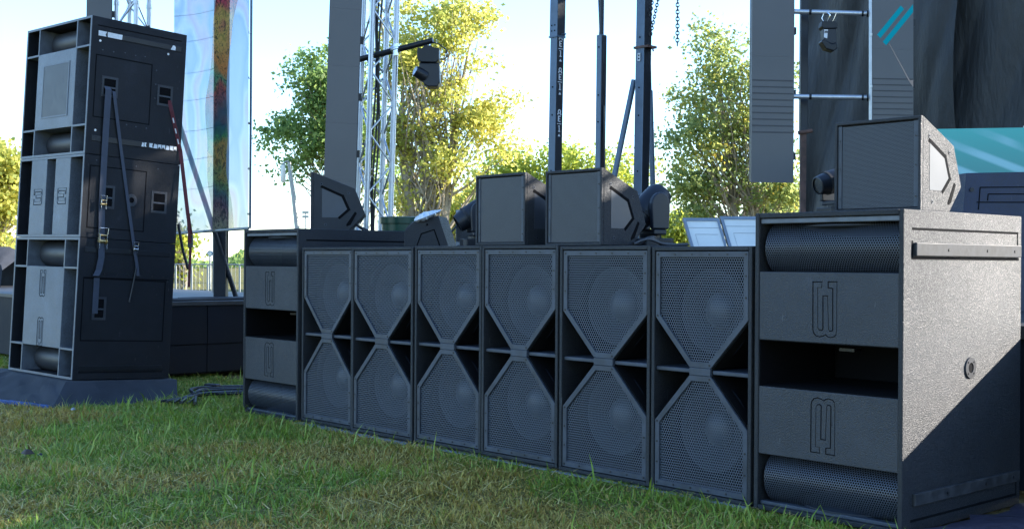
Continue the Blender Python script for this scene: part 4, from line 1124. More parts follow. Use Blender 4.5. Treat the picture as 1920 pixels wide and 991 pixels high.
# arm with hanging light
def hanging_arm():
    p0, p1 = P(672, 112, 10.72), P(812, 76, 10.55)
    d = (p1 - p0).normalized()
    t = thing('boom_pipe', 'black pipe arm sticking out from the truss tower', 'pipe')
    m = MB(); m.cyl(p0, p1, 0.026, n=14); m.build('pipe', M['plastic'], t, smooth=True)
    q = P(742, 92, 10.62); m = MB(); m.cyl(q - d * 0.035, q + d * 0.035, 0.037, n=14); m.obox(q + Vector((0, 0, -0.01)), d, upv, fwd, 0.02, 0.05, 0.035); m.build('clamp', M['chrome'], t)
    f = 10.56
    r = thing('moving_head_light', 'black moving head light hanging from the boom pipe', 'stage light', loc=P(803, 100, f), group='moving head lights')
    W3 = Matrix((rgt, -Vector(fwd), upv)).transposed()
    def L3(x, y, z): return rgt * x + fwd * y + upv * z        # metres right, away, up from the hang point
    m = MB(); m.tube([L3(-0.015, 0, 0.115), L3(0.015, 0, 0.125), L3(0.018, 0, 0.075), L3(0.005, 0, 0.03)], 0.009, 6); m.build('hook_clamp', M['chrome'], r, smooth=True)
    m = MB(); m.prism([(-0.09, 0.0), (-0.085, 0.055), (-0.05, 0.045), (-0.02, 0.075), (0.03, 0.07), (0.06, 0.05), (0.10, 0.05), (0.10, -0.05), (0.075, -0.075), (-0.06, -0.07), (-0.085, -0.05)], 'y', -0.10, 0.10)
    m.v = [tuple(L3(x, y, z - 0.02)) for x, y, z in m.v]; m.build('base', M['plastic'], r, bevel=0.006)
    m = MB(); m.prism([(-0.075, -0.095), (0.10, -0.095), (0.105, -0.26), (0.085, -0.30), (0.0, -0.30), (-0.03, -0.28), (-0.07, -0.20)], 'y', -0.085, 0.085)
    m.v = [tuple(L3(x, y, z)) for x, y, z in m.v]; m.build('head', M['plastic_blue'], r, bevel=0.010)
    m = MB(); m.cyl(L3(-0.02, -0.05, -0.21), L3(-0.105, -0.085, -0.165), 0.055, 0.046, n=20); m.build('lens_barrel', M['plastic'], r, smooth=True)
    m = MB(); m.cyl(L3(-0.104, -0.084, -0.1655), L3(-0.110, -0.087, -0.163), 0.038, n=20); m.build('lens', M['chrome'], r)
    m = MB(); m.tube([L3(0.03, 0, 0.10), L3(0.09, 0, 0.08), L3(0.155, 0, 0.03), L3(0.165, 0, -0.03), L3(0.13, 0, -0.055), L3(0.09, 0, -0.05)], 0.006, 6); m.build('power_cable', M['rubber'], r, smooth=True)
hanging_arm()

# ------------------------------------------------------------------ masts, chains
def mast(name, label, px_bot, px_top, depth, hw, mats, yaw, z_top=5.2, collars=(), z_bot=0.79):
    a = P(*px_bot, depth); b = P(*px_top, depth); ax = (b - a).normalized()
    c = a + ax * ((z_bot - a.z) / ax.z); L = (z_top - z_bot) / ax.z
    t = thing(name, label, 'mast', loc=c)
    e1 = Vector((math.cos(yaw), math.sin(yaw), 0)); e1 = (e1 - ax * e1.dot(ax)).normalized(); e2 = ax.cross(e1)
    m = MB(); m.obox(ax * (L / 2 + 0.01), e1, e2, ax, hw, hw, L / 2 - 0.01); m.build('tube', M[mats[0]], t, bevel=0.006)
    m = MB(); m.obox(ax * (L / 2 + 0.01) + e1 * (hw + 0.0015), e1, e2, ax, 0.0016, hw * 0.93, L / 2 - 0.02); m.build('channel_face', M[mats[1]], t)
    m = MB(); m.obox(ax * 0.005, e1, e2, ax, hw * 2, hw * 2, 0.005); m.build('foot_plate', M[mats[0]], t)
    for s in (0.6, 1.1, 1.6, 1.85, 2.3):
        m = MB(); m.cyl(ax * s - e2 * hw, ax * s - e2 * (hw + 0.003), 0.008, n=10); m.build('hole', M['groove'], t)
    return t, c, ax, e1, e2, hw
MY = YAW - 0.85
t1, c1, ax1, e1, e2, hw = mast('lift_mast', 'blue grey lift mast with printed white marks', (1040, 320), (1046, 0), 11.0, 0.044, ('steel', 'steel_dark'), MY)
# wider sleeve in the upper section
zsl = P(1045, 70, 11.0).z; s0 = (zsl - c1.z) / ax1.z
m = MB(); m.obox(ax1 * (s0 + 1.0), e1, e2, ax1, 0.050, 0.050, 1.0); m.build('sleeve', M['steel'], t1, bevel=0.005)
m = MB(); m.obox(ax1 * (s0 + 1.0) + e1 * 0.0515, e1, e2, ax1, 0.0016, 0.046, 0.99); m.build('channel_face', M['steel_dark'], t1)
m = MB(); m.obox(ax1 * s0, e1, e2, ax1, 0.054, 0.054, 0.008); m.tube([ax1 * (s0 - 0.01) + e1 * 0.07 - e2 * 0.02, ax1 * (s0 - 0.03) + e1 * 0.12 - e2 * 0.03, ax1 * (s0 + 0.012) + e1 * 0.13 - e2 * 0.02, ax1 * (s0 + 0.02) + e1 * 0.06], 0.006, 6); m.build('locking_pin', M['steel'], t1)
m = MB()
for i in range(2):
    for j in range(2): m.cyl(ax1 * (s0 + 0.05 + 0.05 * j) + e1 * (0.02 * (2 * i - 1)) - e2 * 0.050, ax1 * (s0 + 0.05 + 0.05 * j) + e1 * (0.02 * (2 * i - 1)) - e2 * 0.053, 0.007, n=8)
m.build('bolt_heads', M['groove'], t1)
def marks(z_px):
    z = P(1047, z_px, 11.0).z; s = (z - c1.z) / ax1.z; X = e1 * 0.0478
    def bx(u, v, hu, hv): mm.obox(ax1 * (s + v) - e2 * u + X, e1, e2, ax1, 0.0012, hu, hv)
    mm = MB()
    k = 12                                                       # ring and two dots
    for i in range(k):
        a = 2 * PI * i / k; bx(0.014 * math.cos(a), 0.105 + 0.016 * math.sin(a), 0.0042, 0.0042)
    bx(-0.018, 0.082, 0.005, 0.007); bx(0.018, 0.082, 0.005, 0.007)
    bx(0.011, 0.040, 0.005, 0.026); bx(0, 0.063, 0.015, 0.0045); bx(0, 0.040, 0.010, 0.004); bx(0, 0.017, 0.015, 0.0045)   # E
    bx(0, -0.005, 0.026, 0.0028)                                 # rule
    bx(0, -0.046, 0.0045, 0.026); bx(0, -0.073, 0.012, 0.004); bx(0.006, -0.024, 0.006, 0.004)   # 1
    A, B, Cq = ax1 * (s - 0.094) + X, ax1 * (s - 0.118) + e2 * 0.016 + X, ax1 * (s - 0.118) - e2 * 0.016 + X
    mm.add([A, B, Cq, A + e1 * 0.0013, B + e1 * 0.0013, Cq + e1 * 0.0013], [(0, 1, 2), (5, 4, 3), (0, 3, 4, 1), (1, 4, 5, 2), (2, 5, 3, 0)])
    mm.build('printed_marks', M['tape'], t1)
for zpx in (92, 154, 232): marks(zpx)
t2, c2, ax2, f1, f2, hw2 = mast('lift_mast', 'thin dark mast with a narrower upper tube, right of the marked mast', (1125, 320), (1128, 66), 11.5, 0.034, ('steel', 'steel_dark'), MY, z_top=P(1128, 66, 11.5).z)
za = (P(1128, 66, 11.5).z - c2.z) / ax2.z
m = MB(); m.cyl(ax2 * (za - 0.1), ax2 * (za + 2.0), 0.021, n=12); m.build('upper_tube', M['steel_dark'], t2, smooth=True)
m = MB(); m.tube([ax2 * (za - 0.25) - f1 * 0.045, ax2 * (za + 0.05) - f1 * 0.02, ax2 * (za + 0.5) - f1 * 0.05, ax2 * (za + 1.5) - f1 * 0.03], 0.010, 6); m.tube([ax2 * 0.6 + f1 * 0.055, ax2 * 1.1 + f1 * 0.06, ax2 * 1.75 + f1 * 0.04], 0.010, 6); m.build('hose', M['rubber'], t2, smooth=True)
t3, c3, ax3, g1, g2, hw3 = mast('lift_mast', 'broad blue grey mast with chain and collar', (1202, 345), (1208, 0), 11.0, 0.050, ('steel', 'steel_dark'), YAW - 0.82)
sz = (P(1206, 90, 11.0).z - c3.z) / ax3.z
m = MB(); m.obox(ax3 * sz + g1 * 0.02, g1, g2, ax3, 0.085, 0.062, 0.010); m.tube([ax3 * sz + g1 * 0.09 - g2 * 0.03, ax3 * (sz - 0.01) + g1 * 0.13 - g2 * 0.03, ax3 * (sz - 0.05) + g1 * 0.135 - g2 * 0.02], 0.008, 6); m.build('collar', M['rust'], t3)
m = MB(); m.obox(ax3 * (sz - 0.09) - g2 * 0.058, g1, g2, ax3, 0.016, 0.003, 0.035); m.build('hole_plate', M['bolt'], t3)
m = MB()
for dz in (-0.075, -0.105): m.cyl(ax3 * (sz + dz) - g2 * 0.060, ax3 * (sz + dz) - g2 * 0.063, 0.008, n=8)
m.build('plate_holes', M['groove'], t3)
# brace and thin pole
bt, bb = P(1189, 150, 11.1), P(1152, 330, 11.1); ex = (bb - bt).normalized(); ft = bb + ex * ((0.79 - bb.z) / ex.z)
t = thing('diagonal_brace', 'blue grey diagonal brace tube leaning on the broad mast', 'brace'); m = MB(); m.cyl(bt, ft, 0.026, n=12); m.build('tube', M['steel'], t, smooth=True); m = MB(); m.cyl(ft, ft + Vector((0, 0, 0.01)), 0.05); m.build('foot', M['steel'], t)
pb, pt_ = P(1224, 350, 11.6), P(1219, 170, 11.6); ax = (pt_ - pb).normalized(); c = pb + ax * ((0.79 - pb.z) / ax.z)
t = thing('thin_pole', 'thin pale pole just right of the broad mast', 'pole'); m = MB(); m.cyl(c, pt_, 0.026, n=12); m.build('lower_tube', M['steel'], t, smooth=True); m = MB(); m.cyl(pt_, pt_ + ax * 1.6, 0.016, n=12); m.build('upper_tube', M['steel'], t, smooth=True)

def chain(label, p0, p1, link=0.036, r=0.0048):
    t = thing('chain', label, 'chain'); d = (p1 - p0); L = d.length; d.normalize(); a = d.orthogonal().normalized(); b = d.cross(a)
    n = int(L / (link * 0.72)); k0 = None
    for i in range(n):
        c = p0 + d * (i + 0.5) * link * 0.72; s = a if i % 2 else b
        pts = [c + d * (link / 2 * math.cos(q)) + s * (link * 0.33 * math.sin(q)) for q in np.linspace(0, 2 * PI, 11)]
        m = MB(); m.tube(pts, r, 5, cap=False); m.build('link', M['steel_dark'], t, smooth=True)
    return t
chain('vertical chain hanging in the open sky', P(1271, -40, 10), P(1270, 88, 10), 0.040, 0.0048)
chain('slanted chain running up from the broad mast, left strand', P(1226, -25, 10.9), P(1219, 34, 10.95))
chain('slanted chain running up from the broad mast, right strand', P(1238, -20, 10.9), P(1219, 70, 10.95))

# ------------------------------------------------------------------ moving heads standing on the cabinets
def moving_head(label, loc, yaw, tilt, s=1.0, head_len=1.0):
    t = thing('moving_head_light', label, 'stage light', loc, yaw, 'moving head lights')
    m = MB(); m.prism([(-0.15 * s, -0.12 * s), (-0.12 * s, -0.15 * s), (0.12 * s, -0.15 * s), (0.15 * s, -0.12 * s), (0.15 * s, 0.12 * s), (0.12 * s, 0.15 * s), (-0.12 * s, 0.15 * s), (-0.15 * s, 0.12 * s)], 'z', 0.0, 0.075 * s)
    m.build('base', M['plastic'], t, bevel=0.008 * s)
    m = MB(); m.cyl((0, 0, 0.075 * s), (0, 0, 0.10 * s), 0.09 * s, n=20); m.build('turntable', M['plastic'], t)
    zc = 0.34 * s
    m = MB(); m.box(-0.165 * s, 0.165 * s, -0.06 * s, 0.06 * s, 0.10 * s, 0.145 * s); yk = m.build('yoke', M['plastic_blue'], t, bevel=0.012 * s)
    for sg in (-1, 1):
        prof = [(-0.075 * s, 0.145 * s), (0.075 * s, 0.145 * s), (0.085 * s, 0.30 * s)] + [(0.085 * s * math.cos(a), zc + 0.10 * s * math.sin(a)) for a in np.linspace(0.1, PI - 0.1, 9)] + [(-0.085 * s, 0.30 * s)]
        m = MB(); x0, x1 = sorted((sg * 0.125 * s, sg * 0.175 * s)); m.prism(prof, 'x', x0, x1); m.build('yoke_arm', M['plastic_blue'], t, bevel=0.012 * s, seg=3)
    d = Vector((0, math.cos(tilt), math.sin(tilt))); pf = [(0.02, -0.17), (0.085, -0.165), (0.112, -0.12), (0.118, -0.02), (0.115, 0.08), (0.100, 0.16 * head_len), (0.088, 0.22 * head_len), (0.078, 0.225 * head_len)]
    m = MB(); n = 24; a = Vector((1, 0, 0)); b = d.cross(a); c = Vector((0, 0, zc))
    for r_, k in pf:
        for i in range(n):
            q = 2 * PI * i / n; m.v.append(tuple(c + d * (k * s) + a * (r_ * s * math.cos(q)) + b * (r_ * s * math.sin(q))))
    m.f = [(k * n + i, k * n + (i + 1) % n, (k + 1) * n + (i + 1) % n, (k + 1) * n + i) for k in range(len(pf) - 1) for i in range(n)] + [tuple(range(n))]
    h = m.build('head', M['plastic_blue'], t, smooth=True)
    m = MB(); m.cyl(c + d * (0.205 * head_len * s), c + d * (0.21 * head_len * s), 0.078 * s, n=24); m.build('lens', M['chrome'] if s < 0.5 else M['plastic'], h)
    m = MB(); m.cyl(c + d * (0.10 * s), c + d * (0.125 * s), 0.116 * s, n=24); m.build('bezel_ring', M['bar'], h)
    return t
p = P(1219, 455, 6.72); moving_head('moving head light right of the two upright monitors', (p.x, p.y, 1.153), -0.73 + 0.40, PI + 0.80, 0.68)
p = P(893, 455, 7.55); moving_head('moving head light peeking out left of the left upright monitor', (p.x, p.y, 1.163), -0.73 + 0.2, PI + 0.55, 0.62)
p = P(1568, 388, 5.62); moving_head('moving head light half hidden behind the monitor on the right horn cabinet', (p.x, p.y, 1.292), -0.73 + 0.35, PI + 0.25, 0.47)
def cable(label, pts, r=0.008, mat='rubber', group=None):
    q = [Vector(p) for p in pts]; out = []
    for i in range(len(q) - 1):
        a, b, c, d = q[max(i - 1, 0)], q[i], q[i + 1], q[min(i + 2, len(q) - 1)]
        for k in range(6):
            u = k / 6; out.append(0.5 * ((2 * b) + (c - a) * u + (2 * a - 5 * b + 4 * c - d) * u * u + (3 * b - a - 3 * c + d) * u ** 3))
    out.append(q[-1])
    m = MB(); m.tube(out, r, 6); o = m.build('cable', M[mat], smooth=True); return tag(o, label, 'cable', group)
z_ = 1.165
for k in range(3):
    a = P(1188 + 4 * k, 456, 6.2 + 0.1 * k); b = P(1215 + 5 * k, 450 + 2 * k, 6.25 + 0.1 * k); c = P(1248 - 3 * k, 456, 6.3 + 0.1 * k)
    cable('black cable curled at the foot of the right moving head', [(a.x, a.y, z_), (b.x, b.y, z_ + 0.025 + 0.008 * k), (c.x, c.y, z_), (c.x + 0.05, c.y + 0.12, z_)], 0.008, group='cables at the right moving head')
a = P(662, 425, 8.9); cable('black cable dropping from the back of the sideways monitor', [P(655, 412, 8.85), P(672, 424, 8.9), P(682, 431, 8.95)], 0.010)
cable('second black cable behind the sideways monitor', [P(648, 418, 8.9), P(664, 420, 8.95), P(690, 432, 9.0)], 0.008)

# clear plastic bag on the tilted monitor
def bag():
    m = MB(); n1, n2 = 18, 10; rr = random.Random(3)
    a, b = P(776, 414, 7.95), P(829, 393, 8.0)
    ax = (b - a).normalized(); nrm = Vector((0, 0, 1)); nrm = (nrm - ax * nrm.dot(ax)).normalized(); sd = ax.cross(nrm)
    L = (b - a).length
    for i in range(n1 + 1):
        u = i / n1; prof = (math.sin(PI * min(1, u * 1.02)) ** 0.6) * (1.0 - 0.55 * u)
        for j in range(n2):
            q = 2 * PI * j / n2; rad = 1 + rr.uniform(-0.22, 0.22)
            m.v.append(tuple(a + ax * (L * u) + sd * (0.11 * prof * math.cos(q) * rad) + nrm * (0.034 * prof * math.sin(q) * rad)))
    m.f = [(i * n2 + j, i * n2 + (j + 1) % n2, (i + 1) * n2 + (j + 1) % n2, (i + 1) * n2 + j) for i in range(n1) for j in range(n2)]
    o = m.build('plastic_bag', M['bag'], smooth=True); tag(o, 'crumpled pale plastic bag draped on the tilted monitor', 'bag')
bag()

# green bin, grey rack, white panels
p = P(752, 432, 10.1)
t = thing('green_bin', 'dark green plastic bin beyond the left horn cabinet', 'bin', (p.x, p.y, 0.79))
m = MB(); m.lathe([(0.0005, 0.0), (0.135, 0.0), (0.150, 0.30), (0.158, 0.55), (0.160, 0.60)], (0, 0, 0), 'z', 28); m.build('body', M['green'], t, smooth=True)
m = MB(); m.lathe([(0.160, 0.585), (0.172, 0.59), (0.174, 0.64), (0.160, 0.645), (0.150, 0.64), (0.146, 0.56)], (0, 0, 0), 'z', 28); m.build('rim', M['green'], t, smooth=True)
m = MB(); m.lathe([(0.158, 0.50), (0.170, 0.505), (0.170, 0.525), (0.158, 0.53)], (0, 0, 0), 'z', 28); m.build('rib', M['green'], t, smooth=True)
p = P(872, 456, 9.7)
t = thing('equipment_rack', 'grey equipment rack beyond the left moving head', 'rack', (p.x, p.y, 0.79), YAW)
m = MB(); m.box(-0.075, 0.12, 0, 0.3, 0.0, 0.69); m.build('case', M['greycase'], t, bevel=0.006)
m = MB(); m.box(-0.07, 0.115, -0.004, 0.0, 0.44, 0.55); m.build('panel', M['bar'], t)
m = MB()
for k in range(6): m.cyl((-0.05, -0.02, 0.60 - 0.05 * k), (-0.05, -0.05, 0.60 - 0.05 * k), 0.014, n=8)
m.build('connectors', M['plastic'], t)
m = MB(); m.tube([(-0.05, -0.05, 0.58), (-0.12, -0.06, 0.50), (-0.10, -0.06, 0.40), (-0.13, -0.06, 0.30), (-0.09, -0.05, 0.2)], 0.010, 6); m.build('lead', M['rubber'], t, smooth=True)

def white_panel(label, tl, tr, depth, sl):
    a, b = P(*tl, depth), P(*tr, depth); z1 = a.z
    ex = (b - a); ex.z = 0; wd = ex.length; ex.normalize()
    lean = Vector((0.10 * rgt.x, 0.10 * rgt.y, 0)) * sl
    nrm = ex.cross(Vector((0, 0, 1))).normalized()
    dn = (Vector((0, 0, -1)) + lean * 2.0 + nrm * 0.35).normalized(); Lh = (z1 - 0.80) / -dn.z
    t = thing('white_panel', label, 'panel', loc=a, group='white framed panels'); nn = ex.cross(dn).normalized()
    def Q(u, v, k): return ex * (u * wd) + dn * (v * Lh) + nn * k
    def slab(u0, u1, v0, v1, k0, k1):
        m = MB(); m.add([Q(u0, v0, k0), Q(u1, v0, k0), Q(u1, v1, k0), Q(u0, v1, k0), Q(u0, v0, k1), Q(u1, v0, k1), Q(u1, v1, k1), Q(u0, v1, k1)], [(0, 3, 2, 1), (4, 5, 6, 7), (0, 1, 5, 4), (1, 2, 6, 5), (2, 3, 7, 6), (3, 0, 4, 7)]); return m
    e = 0.012
    slab(0.07, 0.93, 0.035, 0.985, -0.012, 0.012).build('board', M['white'], t)
    for q in ((0, 0.07, 0, 1), (0.93, 1, 0, 1), (0.07, 0.93, 0, 0.035), (0.07, 0.93, 0.985, 1)):
        slab(q[0], q[1], q[2], q[3], -0.02, 0.02).build('frame_bar', M['whiteframe'], t)
    for s in (-1, 1):
        slab(0.07, 0.93, 0.115, 0.118, s * 0.0121, s * 0.0145).build('seam', M['whiteframe'], t)
        slab(0.22, 0.223, 0.20, 0.98, s * 0.0121, s * 0.0145).build('seam', M['greycase'], t)
        slab(0.22, 0.86, 0.197, 0.20, s * 0.0121, s * 0.0145).build('seam', M['greycase'], t)
    return t
white_panel('white panel in grey frame, left of the pair behind the subwoofers', (1280, 410), (1347, 407), 8.9, 1.2)
white_panel('white panel in grey frame, partly hidden by the right horn cabinet', (1349, 407), (1424, 404), 8.9, 1.2)

# ------------------------------------------------------------------ right side of the stage
lc, Lr = led_column('dark led column hanging at the left edge of the black drape', (1448, 342), (1450, 0), 10.4, 0.372, P(1448, 342, 10.4).z, 3.9, YAW + 0.12)
for k in range(9):
    m = MB(); z = 0.42 + 0.055 * k; m.box(-0.18, 0.18, -0.0012, 0.0, z, z + 0.012); m.build('module_gap', M['ledgap'], lc)
lc2, Lr2 = led_column('dark led column with lit teal stripes near its top', (1674, 215), (1674, 0), 10.2, 0.36, 0.79, 3.9, YAW + 0.12)
for k in range(9):
    m = MB(); z = 1.42 + 0.05 * k; m.box(-0.175, 0.175, -0.0012, 0.0, z, z + 0.010); m.build('module_gap', M['ledgap'], lc2)
m = MB(); zt = (3.02 - 0.79)
m.prism([(-0.138, zt - 0.040), (-0.108, zt - 0.068), (0.098, zt + 0.180), (0.068, zt + 0.208)], 'y', -0.0016, -0.0004); m.build('lit_stripe', M['teal'], lc2)
m = MB(); m.prism([(-0.088, zt - 0.098), (-0.058, zt - 0.126), (0.177, zt + 0.155), (0.177, zt + 0.222)], 'y', -0.0016, -0.0004); m.build('lit_stripe', M['teal'], lc2)
m = MB(); m.prism([(-0.03, zt - 0.11), (-0.035, zt - 0.11), (0.14, zt - 0.42), (0.178, zt - 0.47), (0.178, zt - 0.41), (0.15, zt - 0.415)], 'y', -0.0014, -0.0004); m.build('lit_line', M['faintlit'], lc2)
# slim light strip on its left edge
m = MB(); m.box(-0.196, -0.184, -0.004, 0.03, 0, 3.1); m.build('edge_trim', M['bolt'], lc2)
m = MB()
for z in (1.75, 2.18, 2.6): m.box(-0.20, -0.183, -0.010, 0.0, z, z + 0.02)
m.build('trim_clip', M['white'], lc2)
def cross_pipe(label, ypx):
    a, b = P(1488, ypx[0], 10.45), P(1632, ypx[1], 10.3); d = (b - a).normalized()
    t = thing('cross_pipe', label, 'pipe', group='pipes between the led columns')
    m = MB(); m.cyl(a - d * 0.1, b, 0.021, n=14); m.build('pipe', M['alu'], t, smooth=True)
    m = MB(); m.cyl(b - d * 0.03, b + d * 0.02, 0.032, n=12); m.cyl(b - d * 0.07, b - d * 0.055, 0.026, n=12); m.cyl(a + d * 0.13, a + d * 0.15, 0.024, n=12); m.build('coupler', M['plastic'], t)
cross_pipe('upper pipe between the dark led columns, carrying a light', (22, 26)); cross_pipe('lower bare pipe between the dark led columns', (181, 183))

def fixture2():
    f = 10.3; r = thing('moving_head_light', 'small stage light hanging from the upper pipe before the drape', 'stage light', loc=P(1552, 30, f), group='moving head lights')
    def L3(x, y, z): return rgt * x + fwd * y + upv * z
    m = MB(); m.tube([L3(-0.01, -0.02, 0.025), L3(0.012, -0.03, 0.0), L3(0.0, -0.02, -0.04), L3(0.0, 0, -0.06)], 0.008, 6); m.tube([L3(-0.035, 0, 0.02), L3(-0.05, 0, -0.02), L3(-0.03, 0, -0.06)], 0.003, 5); m.tube([L3(0.07, 0, 0.02), L3(0.05, 0, -0.03), L3(0.03, 0, -0.06)], 0.003, 5); m.build('hook_clamp', M['chrome'], r, smooth=True)
    m = MB(); m.prism([(-0.06, -0.055), (0.05, -0.055), (0.068, -0.075), (0.066, -0.115), (-0.05, -0.118), (-0.068, -0.10)], 'y', -0.06, 0.06); m.v = [tuple(L3(*p)) for p in m.v]; m.build('base', M['plastic'], r, bevel=0.005)
    m = MB(); m.prism([(-0.052, -0.118), (0.058, -0.116), (0.062, -0.235), (0.02, -0.245), (-0.045, -0.21)], 'y', -0.05, 0.05); m.v = [tuple(L3(*p)) for p in m.v]; b = m.build('body', M['plastic_blue'], r, bevel=0.005)
    m = MB(); m.prism([(-0.045, -0.125), (-0.012, -0.125), (-0.018, -0.20), (-0.045, -0.19)], 'y', -0.0525, -0.050); m.v = [tuple(L3(*p)) for p in m.v]; b2 = m.build('label_plate', M['tape'], b)
    m = MB()
    for k in range(3): m.prism([(-0.040 + 0.009 * k, -0.135), (-0.034 + 0.009 * k, -0.135), (-0.034 + 0.009 * k, -0.155), (-0.040 + 0.009 * k, -0.155)], 'y', -0.0545, -0.0528)
    m.v = [tuple(L3(*p)) for p in m.v]; m.build('label_print', M['groove'], b)
    m = MB(); m.prism([(-0.068, -0.225), (-0.045, -0.20), (0.02, -0.245), (0.065, -0.235), (0.07, -0.28), (0.04, -0.305), (-0.03, -0.285)], 'y', -0.055, 0.055); m.v = [tuple(L3(*p)) for p in m.v]; m.build('head', M['plastic'], r, bevel=0.008)
fixture2()

def drape():
    # back wall of the stage: pleated black cloth, hung from a beam, unseen shading valance above it
    t = thing('stage_drape', 'large creased black drape forming the stage back wall', 'drape')
    YB = 10.3
    spans = [(-7.12, -5.50, 1.0, 0.0), (-5.80, -4.10, 0.5, 1.7), (-4.60, -2.4, 0.8, 0.6), (-2.80, -0.2, 0.8, 2.2)]
    for si, (x0, x1, amp, ph) in enumerate(spans):
        nx, nz = int((x1 - x0) / 0.025), 60; m = MB(); rr = random.Random(si)
        ks = [(rr.uniform(5, 13), rr.uniform(0.5, 2.6), rr.uniform(0, 6), rr.uniform(0.3, 1)) for _ in range(5)]
        for i in range(nx + 1):
            for j in range(nz + 1):
                x = x0 + (x1 - x0) * i / nx; z = 0.795 + (4.10 - 0.795) * j / nz
                o = 0
                for k, (fx, fz, p_, a_) in enumerate(ks):
                    o += a_ * (1.2 - 2.2 * abs(math.sin(0.5 * (fx * (x + 0.45 * (4.1 - z) * (0.6 + 0.12 * k)) + fz * z + p_ + ph)))) 
                swag = math.sin((x - x0) * 3 + z * 2.2)
                m.v.append((x, YB + 0.16 * (si % 2) + amp * (0.042 * o + 0.05 * swag), z))
        m.f = [(i * (nz + 1) + j, (i + 1) * (nz + 1) + j, (i + 1) * (nz + 1) + j + 1, i * (nz + 1) + j + 1) for i in range(nx) for j in range(nz)]
        m.build('cloth_panel', M['drape'], t, smooth=True)
    m = MB(); m.cyl((-7.2, YB + 0.06, 4.13), (-0.1, YB + 0.06, 4.13), 0.03, n=12); m.build('header_pipe', M['steel_dark'], t)
    v = thing('shade_valance', 'unseen black valance above the drape, set to shade the stack', 'valance')  # out of view; gap below it shaped to let sun patches through
    m = MB(); m.box(-7.3, -0.1, YB + 0.02, YB + 0.08, 4.62, 7.6); m.build('cloth', M['drape'], v)
    for x in (-7.22, -0.16):
        q = thing('roof_post', 'dark post holding the stage roof at the %s end of the drape' % ('left' if x < -5 else 'right'), 'post', (x, YB + 0.12, 0.79))
        m = MB(); m.box(-0.05, 0.05, 0, 0.1, 0.01, 6.8); m.build('post', M['steel_dark'], q); m = MB(); m.box(-0.12, 0.12, -0.06, 0.16, 0, 0.01); m.build('foot_plate', M['steel_dark'], q)
    # rusty scaffold post in front of the left part of the drape
    c = P(1505, 390, 10.6)
    q = thing('scaffold_post', 'rusty scaffold post in front of the drape left part', 'post', (c.x, c.y, 0.79), YAW)
    zr = P(1505, 250, 10.6).z - 0.79
    m = MB(); m.box(-0.024, 0.024, -0.024, 0.024, 0.0, zr); m.build('lower_tube', M['rust'], q, bevel=0.004)
    m = MB(); m.box(-0.032, 0.032, -0.032, 0.032, zr, 3.3); m.build('upper_tube', M['steel_dark'], q, bevel=0.004)
    m = MB(); m.cyl((-0.05, -0.03, zr), (0.07, -0.03, zr + 0.02), 0.018, n=10); m.build('pin', M['rust'], q)
    # perforated strip at the far right
    a = P(1908, 240, 10.9)
    q = thing('perforated_strap_post', 'dark perforated upright at the right edge before the drape', 'post', (a.x, a.y, 0.79), YAW)
    m = MB(); m.box(-0.07, 0.07, 0, 0.04, 0, 3.2); m.build('upright', M['steel_dark'], q)
    m = MB()
    for k in range(90):
        for j in range(3):
            x = -0.035 + 0.035 * j + (0.017 if k % 2 else 0); z = 0.9 + 0.026 * k; m.cyl((x - 0.01, -0.001, z), (x - 0.01, -0.002, z), 0.008, n=6)
    m.build('perforations', M['groove'], q)
drape()

def big_screen():
    a = P(1745, 242, 8.7); b = P(2010, 242, 8.5); ex = (b - a); ex.z = 0; wd = ex.length; ex.normalize()
    yaw = math.atan2(ex.y, ex.x)
    t = thing('led_screen', 'wide led screen glowing teal at the right edge', 'screen', (a.x, a.y, 0.79), yaw)
    h_ = a.z - 0.79
    m = MB(); m.box(0, wd, 0.0, 0.02, 0.02, h_); m.build('picture', M['screen'], t)
    m = MB(); m.box(0.01, wd - 0.01, 0.022, 0.09, 0.01, h_ - 0.004); m.build('housing', M['plastic'], t)
    m = MB(); m.box(0.2, 0.4, 0, 0.3, 0, 0.018); m.box(wd - 0.4, wd - 0.2, 0, 0.3, 0, 0.018); m.build('foot', M['steel_dark'], t)
    m = MB()
    for x in (0.62, 0.68): m.box(x, x + 0.008, 0.0, 0.02, h_, h_ + 0.012)
    m.build('lock_pin', M['bolt'], t)
    a = P(1821, 323, 7.3); yaw = YAW + 0.12
    t = thing('loudspeaker_cabinet', 'navy loudspeaker cabinet with grooved back at the right edge', 'loudspeaker', (a.x, a.y, 0.79), yaw); h_ = a.z - 0.79
    m = MB(); m.add([(-0.09, 0, 0), (0.9, 0, 0), (0.9, 0.5, 0), (-0.09, 0.5, 0), (0.0, 0.06, h_), (0.9, 0.06, h_ + 0.03), (0.9, 0.5, h_ + 0.03), (0.0, 0.5, h_)], [(0, 3, 2, 1), (4, 5, 6, 7), (0, 1, 5, 4), (1, 2, 6, 5), (2, 3, 7, 6), (3, 0, 4, 7)])
    m.build('cabinet', M['skytinted'], t, bevel=0.004)
    def yf(z): return 0.06 * z / h_ - 0.0008
    m = MB()
    for pts in ([(0.07, h_ - 0.22), (0.085, h_ - 0.085), (0.9, h_ - 0.07)], [(0.13, h_ - 0.165), (0.135, h_ - 0.125), (0.9, h_ - 0.115)], [(0.06, h_ - 0.175), (0.10, h_ - 0.175), (0.9, h_ - 0.165)]):
        for k in range(len(pts) - 1):
            (x0, z0), (x1, z1) = pts[k], pts[k + 1]; m.cyl((x0, yf(z0), z0), (x1, yf(z1), z1), 0.0035, n=6)
    m.build('groove', M['groove'], t)
    m = MB(); m.cyl((0.03, yf(h_ - 0.1), h_ - 0.10), (0.03, yf(h_ - 0.1) - 0.006, h_ - 0.10), 0.013, n=14); m.build('cap', M['plastic'], t)
big_screen()

